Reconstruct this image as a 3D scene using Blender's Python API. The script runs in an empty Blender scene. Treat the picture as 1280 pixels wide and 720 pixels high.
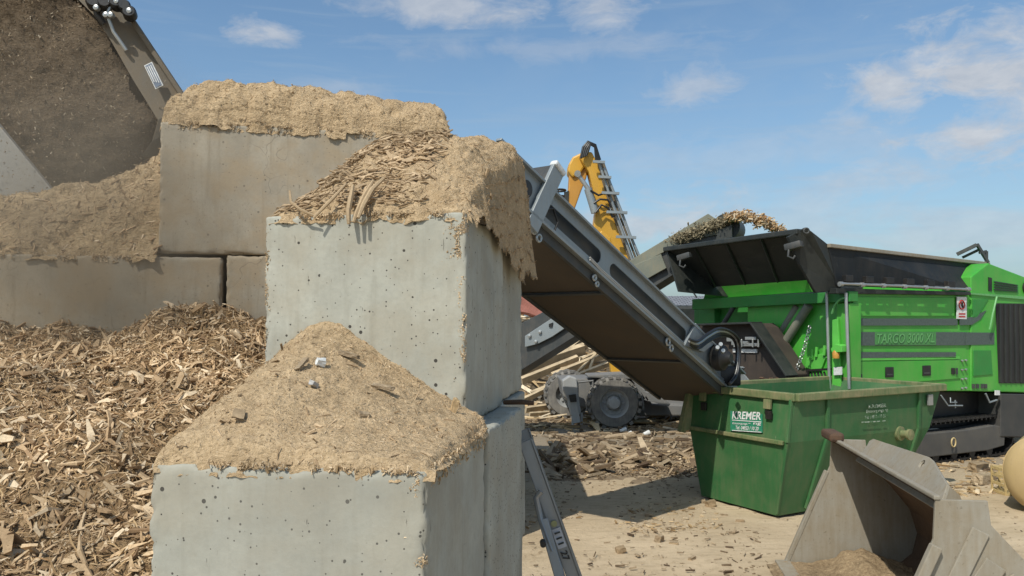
import bpy, bmesh, math, random
import numpy as np
from mathutils import Vector, Matrix
random.seed(7); rng = np.random.default_rng(7)
sc = bpy.context.scene
COL = sc.collection
H = 2.8; FPX = 1000.0; PITCH = math.atan(40/1000)
cp, sp = math.cos(PITCH), math.sin(PITCH)
R = math.radians

# ------------------------------------------------------------------ geometry helpers
def ray(px, py):
    x = (px-640)/FPX; z = (360-py)/FPX
    return Vector((x, cp - z*sp, sp + z*cp))
def W(px, py, d):
    r = ray(px, py); k = d/r.y
    return Vector((r.x*k, d, H + r.z*k))
def G(px, py, z=0.0):
    r = ray(px, py); k = (z-H)/r.z
    return Vector((r.x*k, r.y*k, z))
def hitp(px, py, P, N):
    r = ray(px, py); o = Vector((0, 0, H))
    k = (P-o).dot(N)/r.dot(N)
    return o + r*k

def hash3(i, j, k, s):
    n = (i*73856093) ^ (j*19349663) ^ (k*83492791) ^ (s*2654435)
    n = n & 0x7fffffff
    n = (n*1103515245 + 12345) & 0x7fffffff
    n = ((n >> 7) ^ n) * 60493 & 0x7fffffff
    return (n & 0xffff)/65535.0
def vnoise(P, scale, seed=0):
    Q = np.asarray(P, float)*scale + 1000.0
    I = np.floor(Q).astype(np.int64); F = Q - I; F = F*F*(3-2*F)
    out = 0
    for a in (0, 1):
        for b in (0, 1):
            for c in (0, 1):
                w = (F[..., 0] if a else 1-F[..., 0])*(F[..., 1] if b else 1-F[..., 1])*(F[..., 2] if c else 1-F[..., 2])
                out = out + w*hash3(I[..., 0]+a, I[..., 1]+b, I[..., 2]+c, seed)
    return out*2-1
def fbm(P, scale, oct=4, seed=0, gain=.5):
    s = 0; a = 1; t = 0
    for o in range(oct):
        s = s + a*vnoise(P, scale*2**o, seed+o*17); t += a; a *= gain
    return s/t

class MB:
    def __init__(s): s.v = []; s.f = []; s.m = []; s.p = []
    def add(s, vs, fs, mi=0):
        n = len(s.v); s.v += [tuple(v) for v in vs]; s.p.append((n, len(vs), len(s.f), len(fs)))
        s.f += [tuple(i+n for i in f) for f in fs]; s.m += [mi]*len(fs); return s
    def box8(s, p, mi=0):   # p: 4 bottom (ccw) + 4 top
        return s.add(p, [(3,2,1,0),(4,5,6,7),(0,1,5,4),(1,2,6,5),(2,3,7,6),(3,0,4,7)], mi)
    def box(s, c, size, rot=None, mi=0, bevel=0.0):
        c = Vector(c); hx, hy, hz = size[0]/2, size[1]/2, size[2]/2
        M = rot if rot is not None else Matrix.Identity(3)
        if bevel > 0:
            bm = bmesh.new(); bmesh.ops.create_cube(bm, size=1)
            for v in bm.verts: v.co = Vector((v.co.x*size[0], v.co.y*size[1], v.co.z*size[2]))
            bmesh.ops.bevel(bm, geom=bm.edges[:], offset=bevel, segments=2, affect='EDGES', profile=.5)
            bm.verts.index_update()
            vs = [c + M @ v.co for v in bm.verts]; fs = [tuple(v.index for v in f.verts) for f in bm.faces]
            bm.free(); return s.add(vs, fs, mi)
        p = [c + M @ Vector(q) for q in ((-hx,-hy,-hz),(hx,-hy,-hz),(hx,hy,-hz),(-hx,hy,-hz),(-hx,-hy,hz),(hx,-hy,hz),(hx,hy,hz),(-hx,hy,hz))]
        return s.box8(p, mi)
    def bar(s, a, b, w, h, up=(0,0,1), mi=0, bevel=0.0):   # rectangular bar; w sideways, h along up
        a, b = Vector(a), Vector(b); x = (b-a); L = x.length; x.normalize()
        u = Vector(up); y = u.cross(x)
        if y.length < 1e-4: y = Vector((0,1,0)).cross(x)
        y.normalize(); z = x.cross(y)
        M = Matrix((x, y, z)).transposed()
        return s.box((a+b)/2, (L, w, h), M, mi, bevel)
    def prism(s, pts, off, mi=0):        # polygon pts extruded by vector off
        off = Vector(off); n = len(pts); pts = [Vector(p) for p in pts]
        vs = pts + [p+off for p in pts]
        fs = [tuple(range(n)), tuple(range(2*n-1, n-1, -1))] + [((i+1) % n, i, n+i, n+(i+1) % n) for i in range(n)]
        return s.add(vs, fs, mi)
    def tube(s, path, r, n=10, mi=0, cap=True, rs=None):
        P = [Vector(p) for p in path]; k = len(P); prev = None; vs = []; fs = []
        for i, p in enumerate(P):
            t = (P[min(i+1, k-1)] - P[max(i-1, 0)]).normalized()
            if prev is None:
                a = Vector((0,0,1)) if abs(t.z) < .9 else Vector((1,0,0))
                x = t.cross(a).normalized()
            else:
                x = (prev - t*prev.dot(t)).normalized()
            prev = x; y = t.cross(x); rr = rs[i] if rs else r
            for j in range(n):
                a = 2*math.pi*j/n; vs.append(p + x*rr*math.cos(a) + y*rr*math.sin(a))
        for i in range(k-1):
            for j in range(n):
                j2 = (j+1) % n; fs.append((i*n+j, i*n+j2, (i+1)*n+j2, (i+1)*n+j))
        if cap: fs.append(tuple(range(n-1, -1, -1))); fs.append(tuple((k-1)*n+j for j in range(n)))
        return s.add(vs, fs, mi)
    def cyl(s, a, b, r, n=20, mi=0, r2=None):
        return s.tube([a, b], r, n, mi, rs=[r, r if r2 is None else r2])
    def lathe(s, c, axis, prof, n=36, mi=0):     # prof: list (r, h) along axis
        c = Vector(c); t = Vector(axis).normalized()
        a = Vector((0,0,1)) if abs(t.z) < .9 else Vector((1,0,0))
        x = t.cross(a).normalized(); y = t.cross(x); vs = []; fs = []; k = len(prof)
        for r, h in prof:
            for j in range(n):
                q = 2*math.pi*j/n; vs.append(c + t*h + (x*math.cos(q)+y*math.sin(q))*max(r, 1e-4))
        for i in range(k-1):
            for j in range(n):
                j2 = (j+1) % n; fs.append((i*n+j, i*n+j2, (i+1)*n+j2, (i+1)*n+j))
        return s.add(vs, fs, mi)
    def torus(s, c, axis, R_, r, n=24, m=8, mi=0, sx=1.0, xdir=None):
        c = Vector(c); t = Vector(axis).normalized()
        if xdir is None: a = Vector((0,0,1)) if abs(t.z) < .9 else Vector((1,0,0)); x = t.cross(a).normalized()
        else: x = Vector(xdir).normalized()
        y = t.cross(x)
        P = [c + (x*math.cos(2*math.pi*j/n)*sx + y*math.sin(2*math.pi*j/n))*R_ for j in range(n)]
        vs = []; fs = []
        for i in range(n):
            tn = (P[(i+1) % n]-P[i-1]).normalized(); o = (P[i]-c); o = (o - tn*o.dot(tn)).normalized()
            for j in range(m):
                q = 2*math.pi*j/m; vs.append(P[i] + o*r*math.cos(q) + t*r*math.sin(q))
        for i in range(n):
            for j in range(m):
                i2 = (i+1) % n; j2 = (j+1) % m; fs.append((i*m+j, i2*m+j, i2*m+j2, i*m+j2))
        return s.add(vs, fs, mi)
    def curveplate(s, polys, o, ex, ey, th, mi=0):     # filled 2D outline with holes -> plate centred on plane, thickness th
        cu = bpy.data.curves.new('tmp', 'CURVE'); cu.dimensions = '2D'; cu.fill_mode = 'BOTH'; cu.extrude = th/2
        for pl in polys:
            spn = cu.splines.new('POLY'); spn.points.add(len(pl)-1)
            for i, p in enumerate(pl): spn.points[i].co = (p[0], p[1], 0, 1)
            spn.use_cyclic_u = True
        ob = bpy.data.objects.new('tmp', cu); COL.objects.link(ob)
        me = bpy.data.meshes.new_from_object(ob.evaluated_get(bpy.context.evaluated_depsgraph_get()))
        ex, ey = Vector(ex).normalized(), Vector(ey).normalized(); ez = ex.cross(ey); o = Vector(o)
        vs = [o + ex*v.co.x + ey*v.co.y + ez*v.co.z for v in me.vertices]
        fs = [tuple(p.vertices) for p in me.polygons]
        bpy.data.objects.remove(ob); bpy.data.curves.remove(cu); bpy.data.meshes.remove(me)
        return s.add(vs, fs, mi)
    def text(s, string, o, ex, ey, size, th=.004, mi=0, sx=1.0, shear=0.0, align='LEFT', bold=0.0):
        cu = bpy.data.curves.new('tmp', 'FONT'); cu.body = string; cu.size = size; cu.extrude = th/2; cu.shear = shear; cu.offset = bold
        cu.align_x = align; cu.resolution_u = 3
        ob = bpy.data.objects.new('tmp', cu); COL.objects.link(ob)
        me = bpy.data.meshes.new_from_object(ob.evaluated_get(bpy.context.evaluated_depsgraph_get()))
        ex, ey = Vector(ex).normalized(), Vector(ey).normalized(); ez = ex.cross(ey); o = Vector(o)
        vs = [o + ex*v.co.x*sx + ey*v.co.y + ez*v.co.z for v in me.vertices]
        fs = [tuple(p.vertices) for p in me.polygons]
        bpy.data.objects.remove(ob); bpy.data.curves.remove(cu); bpy.data.meshes.remove(me)
        return s.add(vs, fs, mi)
    def build(s, name, mats, parent=None, smooth=False, label=None, cat=None, group=None, kind=None, bevel=0, origin=None):
        me = bpy.data.meshes.new(name); me.from_pydata(s.v, [], s.f)
        if not isinstance(mats, (list, tuple)): mats = [mats]
        for m in mats: me.materials.append(m)
        if len(mats) > 1: me.polygons.foreach_set('material_index', s.m)
        bm = bmesh.new(); bm.from_mesh(me)
        bmesh.ops.remove_doubles(bm, verts=bm.verts[:], dist=1e-5)
        bmesh.ops.recalc_face_normals(bm, faces=bm.faces[:]); bm.to_mesh(me); bm.free()
        o = bpy.data.objects.new(name, me); COL.objects.link(o)
        if parent is not None:
            o.parent = parent; me.transform(wm(parent).inverted())
        elif origin is not None:
            me.transform(Matrix.Translation(-Vector(origin))); o.location = origin
        if smooth:
            for p in me.polygons: p.use_smooth = True
            me.set_sharp_from_angle(angle=R(38))
        if bevel > 0:
            b = o.modifiers.new('bevel', 'BEVEL'); b.width = bevel; b.segments = 2; b.limit_method = 'ANGLE'; b.angle_limit = R(40)
        tag(o, label, cat, group, kind); return o
def each(mb, name, mats, parent=None, **k):      # one object per primitive added to mb
    out = []
    for v0, nv, f0, nf in mb.p:
        m2 = MB(); m2.add(mb.v[v0:v0+nv], [tuple(i-v0 for i in f) for f in mb.f[f0:f0+nf]]); out.append(m2.build(name, mats, parent, **k))
    return out
def wm(o):
    M = o.matrix_basis.copy()
    while o.parent: o = o.parent; M = o.matrix_basis @ M
    return M
def tag(o, label=None, cat=None, group=None, kind=None):
    if label: o['label'] = label
    if cat: o['category'] = cat
    if group: o['group'] = group
    if kind: o['kind'] = kind
    return o
def thing(name, label, cat, loc, group=None, rz=0):
    o = bpy.data.objects.new(name, None); COL.objects.link(o); o.location = loc; o.rotation_euler = (0, 0, rz)
    o.empty_display_size = .1
    return tag(o, label, cat, group)
def npmesh(name, V, F, mats, fm=None, smooth=False):
    me = bpy.data.meshes.new(name); V = np.asarray(V, np.float32); F = np.asarray(F, np.int32)
    me.vertices.add(len(V)); me.vertices.foreach_set('co', V.ravel())
    k = F.shape[1]; me.loops.add(F.size); me.loops.foreach_set('vertex_index', F.ravel())
    me.polygons.add(len(F)); me.polygons.foreach_set('loop_start', np.arange(0, F.size, k, dtype=np.int32))
    for m in mats: me.materials.append(m)
    if fm is not None: me.polygons.foreach_set('material_index', np.asarray(fm, np.int32))
    me.polygons.foreach_set('use_smooth', np.full(len(F), bool(smooth)) if not hasattr(smooth, '__len__') else smooth)
    me.update(calc_edges=True); me.validate()
    o = bpy.data.objects.new(name, me); COL.objects.link(o); return o

# ------------------------------------------------------------------ materials
class NT:
    def __init__(s, m): s.m = m; s.t = m.node_tree; s.n = s.t.nodes; s.l = s.t.links
    def new(s, typ, **k):
        n = s.n.new(typ)
        for a, b in k.items(): setattr(n, a, b)
        return n
    def link(s, a, b): s.l.new(a, b)
    def math(s, op, a, b=None, clamp=False):
        n = s.new('ShaderNodeMath', operation=op, use_clamp=clamp)
        for i, x in enumerate((a, b)):
            if x is None: continue
            if isinstance(x, (int, float)): n.inputs[i].default_value = x
            else: s.link(x, n.inputs[i])
        return n.outputs[0]
    def mix(s, f, a, b):
        n = s.new('ShaderNodeMix', data_type='RGBA')
        for i, x in ((0, f), (6, a), (7, b)):
            if isinstance(x, (int, float)): n.inputs[i].default_value = x
            elif isinstance(x, tuple): n.inputs[i].default_value = (*x[:3], 1)
            else: s.link(x, n.inputs[i])
        return n.outputs[2]
    def noise(s, vec, scale, detail=4, rough=.55, dist=0):
        n = s.new('ShaderNodeTexNoise'); n.inputs['Scale'].default_value = scale; n.inputs['Detail'].default_value = detail
        n.inputs['Roughness'].default_value = rough; n.inputs['Distortion'].default_value = dist
        if vec is not None: s.link(vec, n.inputs['Vector'])
        return n.outputs[0]
    def ramp(s, f, lo, hi, a=0.0, b=1.0):
        n = s.new('ShaderNodeMapRange'); s.link(f, n.inputs[0])
        for i, x in enumerate((lo, hi, a, b)): n.inputs[i+1].default_value = x
        return n.outputs[0]
    def mapping(s, vec, scale=(1,1,1), loc=(0,0,0), rot=(0,0,0)):
        n = s.new('ShaderNodeMapping'); s.link(vec, n.inputs[0]); n.inputs['Scale'].default_value = scale
        n.inputs['Location'].default_value = loc; n.inputs['Rotation'].default_value = rot; return n.outputs[0]
def newmat(name):
    m = bpy.data.materials.new(name); m.use_nodes = True; t = NT(m)
    b = t.n['Principled BSDF']; return m, t, b
def rndvec(t):
    tc = t.new('ShaderNodeTexCoord'); oi = t.new('ShaderNodeObjectInfo')
    mu = t.math('MULTIPLY', oi.outputs['Random'], 37.0)
    va = t.new('ShaderNodeVectorMath', operation='ADD'); t.link(tc.outputs['Object'], va.inputs[0]); t.link(mu, va.inputs[1])
    return va.outputs[0]
def paint(name, col, rough=.45, metal=0.0, dirt=(.22,.17,.11), amt=.5, scale=6.0, bump=.15, thr=.5, spec=.5, streak=True):
    m, t, b = newmat(name); v = rndvec(t)
    n1 = t.noise(v, scale, 6, .6); n2 = t.noise(t.mapping(v, (9,9,1.2)), scale*.7, 4, .6) if streak else n1
    n3 = t.noise(v, scale*9, 5, .65)
    mask = t.math('MULTIPLY', t.ramp(t.math('ADD', t.math('MULTIPLY', n1, .6), t.math('MULTIPLY', n2, .4)), thr-.08, thr+.2), amt)
    sp_ = t.math('MULTIPLY', t.ramp(n3, .62, .72), amt*.8)
    scr = t.math('MULTIPLY', t.ramp(t.noise(t.mapping(v, (3,3,.7), (1,2,3), (.4,.7,.3)), scale*3.2, 6, .75, 1.2), .66, .70), amt*.9)
    c = t.mix(mask, col, dirt); c = t.mix(sp_, c, tuple(x*.6 for x in dirt))
    c = t.mix(scr, c, tuple(min(.5, x*1.5+.08) for x in dirt))
    var = t.ramp(t.noise(v, scale*.5, 3), .3, .7, .88, 1.1)
    hs = t.new('ShaderNodeHueSaturation'); t.link(c, hs.inputs['Color']); t.link(var, hs.inputs['Value'])
    t.link(hs.outputs[0], b.inputs['Base Color'])
    t.link(t.ramp(t.math('ADD', mask, sp_), 0, 1, rough, min(1, rough+.35)), b.inputs['Roughness'])
    b.inputs['Metallic'].default_value = metal; b.inputs['Specular IOR Level'].default_value = spec
    bp = t.new('ShaderNodeBump'); bp.inputs['Strength'].default_value = bump; bp.inputs['Distance'].default_value = .01
    t.link(n3, bp.inputs['Height']); t.link(bp.outputs[0], b.inputs['Normal'])
    return m
def concrete(name, col, dust, dustamt, pit=.5):
    m, t, b = newmat(name); v = rndvec(t)
    n1 = t.noise(v, 3.0, 8, .62); n2 = t.noise(t.mapping(v, (14,14,1.1)), 1.6, 5, .6); n3 = t.noise(v, 60, 4, .6)
    c = t.mix(t.ramp(n1, .35, .68), tuple(x*.80 for x in col), tuple(min(1, x*1.12) for x in col))
    c = t.mix(t.math('MULTIPLY', t.ramp(n2, .53, .75), .5 if pit < .8 else .30), c, tuple(x*y for x, y in zip(col, (.52,.48,.42))))
    c = t.mix(t.math('MULTIPLY', t.ramp(t.noise(v, 5, 6, .6), .42, .62), dustamt), c, dust)
    c = t.mix(t.math('MULTIPLY', t.ramp(n3, .45, .7), .22), c, tuple(x*.6 for x in col))
    # air-hole pits of two sizes
    hs = None
    for sc_, r_, dens in ((24, .17, .5), (60, .22, .5), (9, .06, .4)):
        vo = t.new('ShaderNodeTexVoronoi'); vo.inputs['Scale'].default_value = sc_; t.link(v, vo.inputs['Vector'])
        sepc = t.new('ShaderNodeSeparateColor'); t.link(vo.outputs['Color'], sepc.inputs[0])
        rad = t.math('MULTIPLY', t.ramp(sepc.outputs[0], dens, 1.0, 0, 1), r_)
        k = t.math('MULTIPLY', t.math('LESS_THAN', vo.outputs['Distance'], rad), pit)
        hs = k if hs is None else t.math('MAXIMUM', hs, k)
    c = t.mix(t.math('MULTIPLY', hs, .95), c, (.045,.04,.035))
    if pit > .8:     # vertical run-marks and dashes
        dsh = t.ramp(t.noise(t.mapping(v, (34,34,5)), 1.6, 3, .6), .70, .73); c = t.mix(t.math('MULTIPLY', dsh, .6), c, (.10,.09,.07)); hs = t.math('MAXIMUM', hs, t.math('MULTIPLY', dsh, .7))
        seam = t.ramp(t.noise(v, 1.1, 4, .65), .46, .60); c = t.mix(t.math('MULTIPLY', seam, .30), c, (.30,.29,.25))
    # short scrapes and gouges
    for kx, (scv, lo_) in enumerate((((9,9,2.2), .71), ((2.4,2.4,11), .70))):
        g_ = t.ramp(t.noise(t.mapping(v, scv, (kx*5,2,1)), 1.5, 5, .72, .8), lo_, lo_+.03)
        c = t.mix(t.math('MULTIPLY', g_, .45 if pit < .8 else .2), c, tuple(x*.45 for x in col))
        hs = t.math('MAXIMUM', hs, t.math('MULTIPLY', g_, .8))
    # hairline cracks
    wv = t.new('ShaderNodeTexVoronoi', feature='DISTANCE_TO_EDGE'); wv.inputs['Scale'].default_value = 1.3
    dv = t.new('ShaderNodeVectorMath', operation='ADD'); t.link(v, dv.inputs[0])
    nn = t.new('ShaderNodeTexNoise'); nn.inputs['Scale'].default_value = 4; t.link(v, nn.inputs['Vector'])
    sc2 = t.new('ShaderNodeVectorMath', operation='SCALE'); t.link(nn.outputs[1], sc2.inputs[0]); sc2.inputs['Scale'].default_value = .35
    t.link(sc2.outputs[0], dv.inputs[1]); t.link(dv.outputs[0], wv.inputs['Vector'])
    cr = t.math('MULTIPLY', t.math('LESS_THAN', wv.outputs['Distance'], .0022), t.ramp(t.noise(v, 2.1, 2), .52, .6))
    c = t.mix(t.math('MULTIPLY', cr, .4 if pit < .8 else .0), c, (.12,.11,.09))
    t.link(c, b.inputs['Base Color']); b.inputs['Roughness'].default_value = .9; b.inputs['Specular IOR Level'].default_value = .2
    hgt = t.math('SUBTRACT', t.math('ADD', t.math('MULTIPLY', n3, .25), t.math('MULTIPLY', n1, .6)), hs)
    bp = t.new('ShaderNodeBump'); bp.inputs['Strength'].default_value = .55; bp.inputs['Distance'].default_value = .006
    t.link(hgt, bp.inputs['Height']); t.link(bp.outputs[0], b.inputs['Normal'])
    return m
def granular(name, c1, c2, scale=70, bump=.9, c3=None, dist=.012):
    m, t, b = newmat(name); v = rndvec(t)
    n1 = t.noise(v, scale, 6, .75); n2 = t.noise(v, scale*.12, 4, .6); n3 = t.noise(t.mapping(v, (1, 1, 2.6)), scale*.35, 4, .7, .6)
    c = t.mix(t.ramp(n1, .34, .66), c1, c2)
    c = t.mix(t.math('MULTIPLY', t.ramp(n2, .45, .65), .45), c, c3 or tuple(x*.6 for x in c1))
    t.link(c, b.inputs['Base Color']); b.inputs['Roughness'].default_value = .95; b.inputs['Specular IOR Level'].default_value = .1
    n4 = t.noise(v, scale*.45, 5, .7, .4)
    bp = t.new('ShaderNodeBump'); bp.inputs['Strength'].default_value = bump; bp.inputs['Distance'].default_value = dist*2.2
    t.link(t.math('ADD', t.math('MULTIPLY', n1, .6), t.math('ADD', n3, t.math('MULTIPLY', n4, 1.2))), bp.inputs['Height']); t.link(bp.outputs[0], b.inputs['Normal'])
    return m
def flakemat(name, cols):
    m, t, b = newmat(name)
    g = t.new('ShaderNodeNewGeometry'); cr = t.new('ShaderNodeValToRGB'); el = cr.color_ramp.elements
    el[0].position = 0; el[0].color = (*cols[0], 1); el[1].position = 1; el[1].color = (*cols[-1], 1)
    for i, c in enumerate(cols[1:-1]): e = el.new((i+1)/(len(cols)-1)); e.color = (*c, 1)
    t.link(g.outputs['Random Per Island'], cr.inputs[0])
    tc = t.new('ShaderNodeTexCoord'); n = t.noise(tc.outputs['Object'], 130, 3, .6)
    c = t.mix(t.math('MULTIPLY', t.ramp(n, .4, .7), .35), cr.outputs[0], tuple(x*.5 for x in cols[0]))
    hs = t.new('ShaderNodeHueSaturation'); t.link(c, hs.inputs['Color']); t.link(t.ramp(t.noise(tc.outputs['Object'], 2.6, 4, .6), .36, .64, .66, 1.12), hs.inputs['Value'])
    t.link(hs.outputs[0], b.inputs['Base Color']); b.inputs['Roughness'].default_value = .85; b.inputs['Specular IOR Level'].default_value = .15
    return m
def plain(name, col, rough=.5, metal=0.0, spec=.5):
    m, t, b = newmat(name); v = rndvec(t)
    c = t.mix(t.ramp(t.noise(v, 25, 4), .35, .7), col, tuple(x*.72 for x in col))
    t.link(c, b.inputs['Base Color']); b.inputs['Roughness'].default_value = rough; b.inputs['Metallic'].default_value = metal
    b.inputs['Specular IOR Level'].default_value = spec
    return m

CONC = concrete('pale_concrete', (.41,.405,.345), (.33,.28,.20), .38, .98)
CONC2 = concrete('dusty_concrete', (.40,.35,.27), (.38,.29,.185), .65, .5)
SAW = granular('sawdust', (.42,.30,.17), (.70,.52,.32), 75, .75, (.36,.25,.14))
SAWD = granular('coarse_sawdust', (.40,.28,.155), (.70,.52,.31), 45, .9, (.22,.15,.08))
CHIPB = granular('chip_bed', (.20,.125,.065), (.48,.33,.18), 40, 1.0, (.10,.06,.03))
CHIPF = flakemat('shredded_wood', [(.25,.155,.085), (.49,.33,.185), (.62,.44,.26), (.69,.51,.315), (.77,.62,.43)])
CHIPT = flakemat('thin_wood_fibre', [(.34,.20,.095), (.55,.37,.19), (.66,.48,.28)])
SAWF = flakemat('sawdust_flakes', [(.36,.25,.14), (.54,.39,.23), (.64,.48,.30), (.74,.59,.40)])
FIBF = flakemat('fibrous_wood', [(.33,.225,.13), (.47,.335,.20), (.58,.43,.27)])
DEBF = flakemat('yard_debris', [(.11,.075,.05), (.25,.18,.11), (.40,.30,.19), (.55,.44,.30)])
LIGHTF = flakemat('fresh_splinters', [(.30,.19,.09), (.52,.36,.19), (.68,.52,.31), (.8,.68,.5)])
BUCKF = flakemat('dark_mulch', [(.08,.055,.035), (.15,.11,.07), (.25,.185,.12), (.5,.42,.31)])
BUCKB = granular('mulch_bed', (.085,.06,.038), (.19,.14,.09), 55, .8, (.06,.042,.027))
GREEN = paint('machine_green', (.06,.385,.04), .38, 0, (.26,.28,.12), .32, 2.2, .06)
GREEND = paint('machine_green_inside', (.03,.24,.04), .5, 0, (.10,.12,.05), .35, 5.0, .06)
LIME = paint('bright_green', (.11,.50,.07), .4, 0, (.2,.3,.1), .15, 5.0, .03)
STRIPE = plain('grey_stripe', (.085,.115,.10), .5)
SKIPG = paint('skip_green', (.032,.13,.04), .58, 0, (.16,.15,.08), .5, 2.2, .12, .52)
SKIPR = paint('skip_rim_green', (.09,.16,.055), .6, 0, (.30,.24,.13), .75, 5.0, .25, .42)
BLACK = paint('black_steel', (.020,.024,.022), .5, 0, (.075,.07,.055), .4, 2.5, .08)
BLACK2 = paint('black_machine_parts', (.012,.012,.012), .45, 0, (.07,.055,.04), .35, 8.0, .1)
HOSE = plain('rubber_hose', (.015,.015,.016), .4)
STEEL = paint('grey_frame_steel', (.27,.30,.31), .42, .25, (.22,.19,.14), .35, 4.0, .08)
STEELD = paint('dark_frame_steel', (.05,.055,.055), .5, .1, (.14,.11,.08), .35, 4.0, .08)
GALV = paint('galvanised_pipe', (.42,.43,.42), .35, .6, (.3,.26,.2), .3, 10.0, .04)
BELT = paint('belt_cover', (.075,.06,.045), .8, 0, (.12,.085,.055), .5, 1.4, .1)
OLIVE = paint('weathered_side_board', (.17,.18,.14), .65, 0, (.26,.21,.13), .5, 4.0, .12)
BUCK = paint('worn_bucket_steel', (.335,.31,.255), .66, .08, (.24,.19,.12), .75, 3.0, .25, .44)
BUCKI = paint('rusty_bucket_inside', (.13,.075,.04), .7, .1, (.085,.055,.035), .8, 3.5, .3, .42)
YEL = paint('excavator_yellow', (.62,.33,.03), .45, 0, (.3,.2,.08), .3, 3.0, .05)
ORG = paint('excavator_orange', (.50,.24,.035), .5, 0, (.25,.15,.06), .3, 3.0, .05)
UND = paint('dusty_undercarriage', (.17,.17,.165), .7, 0, (.24,.215,.18), .6, 3.0, .1)
OUTR = paint('pale_outrigger_grey', (.36,.37,.37), .6, 0, (.28,.25,.2), .4, 5, .06)
TYRE = paint('dusty_tyre', (.11,.105,.10), .85, 0, (.27,.25,.215), .75, 4.0, .2, .42)
ALU = paint('ladder_aluminium', (.25,.26,.27), .38, .55, (.28,.25,.2), .35, 12.0, .05)
WHITE = plain('white_paint', (.75,.75,.72), .5)
LABEL = plain('label_blue_grey', (.13,.17,.24), .5)
TEAL = plain('label_teal_green', (.03,.23,.13), .5)
RED = plain('sign_red', (.5,.04,.03), .5)
AMBER = plain('amber_plastic', (.6,.3,.05), .35)
TXTG = plain('pale_green_lettering', (.15,.42,.14), .5)
TXTGD = plain('dark_green_lettering', (.05,.17,.06), .5)
GRILLE = plain('radiator_grille', (.03,.028,.026), .6)
TAN = paint('beige_tank_paint', (.47,.34,.16), .6, 0, (.36,.26,.14), .5, 4.0, .05)
RUST = paint('rusty_bar', (.09,.055,.035), .8, .1, (.16,.08,.04), .6, 20.0, .4)
CHUNK = granular('broken_wood', (.30,.22,.14), (.52,.41,.27), 25, .8, (.2,.14,.09))
BOARD = flakemat('board_wood', [(.33,.24,.14), (.50,.38,.23), (.62,.49,.32), (.44,.36,.26)])
PINK = plain('salmon_plastic', (.50,.20,.15), .6)
CRATE = plain('straw_yellow_plastic', (.62,.47,.22), .5)
ROOFM, tR, bR = newmat('grey_tile_roof')
vR = rndvec(tR); br = tR.new('ShaderNodeTexBrick'); tR.link(tR.mapping(vR, (1,1,1)), br.inputs['Vector'])
br.inputs['Color1'].default_value = (.20,.21,.23,1); br.inputs['Color2'].default_value = (.27,.28,.30,1); br.inputs['Mortar'].default_value = (.07,.07,.08,1)
br.inputs['Scale'].default_value = 1.1; br.inputs['Mortar Size'].default_value = .05
tR.link(br.outputs[0], bR.inputs['Base Color']); bR.inputs['Roughness'].default_value = .8

# ------------------------------------------------------------------ world, sun, camera
SUNV = Vector((-.45, -.70, 1.0)).normalized()
el = math.asin(SUNV.z); az = math.atan2(SUNV.x, SUNV.y)
w = bpy.data.worlds.new('World'); sc.world = w; w.use_nodes = True
t = NT(w); bg = t.n['Background']
sky = t.new('ShaderNodeTexSky', sky_type='NISHITA'); sky.sun_disc = False; sky.sun_elevation = el; sky.sun_rotation = az
sky.air_density = 1.0; sky.dust_density = 1.6; sky.ozone_density = 1.6
tc = t.new('ShaderNodeTexCoord'); sep = t.new('ShaderNodeSeparateXYZ'); t.link(tc.outputs['Generated'], sep.inputs[0])
azn = t.math('ARCTAN2', sep.outputs[0], sep.outputs[1]); eln = t.math('ARCSINE', sep.outputs[2])
cv = t.new('ShaderNodeCombineXYZ'); t.link(azn, cv.inputs[0]); t.link(eln, cv.inputs[1])
nz = t.noise(t.mapping(cv.outputs[0], (1, 2.0, 1)), 13, 11, .64, .5)
nzf = t.noise(t.mapping(cv.outputs[0], (1, 2.2, 1), (3,1,0)), 22, 8, .62, .2)
def azel(px, py):
    r = ray(px, py).normalized(); return math.atan2(r.x, r.y), math.asin(r.z)
mask = None
for px, py, ax, ay, dens in ((1190,88,.13,.042,1.0), (1120,108,.07,.036,.95), (1240,165,.11,.034,1.0), (1060,150,.03,.02,.5), (1330,130,.14,.07,.9), (1090,225,.11,.035,.55), (338,38,.05,.022,.8), (560,5,.16,.032,.8), (755,5,.075,.04,.7), (865,112,.06,.028,.6),
                              (840,275,.13,.05,.8), (700,60,.30,.018,.28), (1000,275,.2,.05,.4), (1240,290,.2,.05,.45), (960,190,.4,.03,.25), (1500,60,.3,.14,1), (-100,120,.3,.08,.8), (420,115,.10,.02,.25)):
    a0, e0 = azel(px, py)
    dx = t.math('DIVIDE', t.math('SUBTRACT', azn, a0), ax); dy = t.math('DIVIDE', t.math('SUBTRACT', eln, e0), ay)
    r2 = t.math('SQRT', t.math('ADD', t.math('MULTIPLY', dx, dx), t.math('MULTIPLY', dy, dy)))
    k = t.math('ADD', t.math('SUBTRACT', 1.0, r2), t.math('MULTIPLY', t.math('SUBTRACT', nz, .5), 2.6))
    k = t.math('MULTIPLY', t.ramp(k, .10, .80), dens)
    mask = k if mask is None else t.math('MAXIMUM', mask, k)
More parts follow.
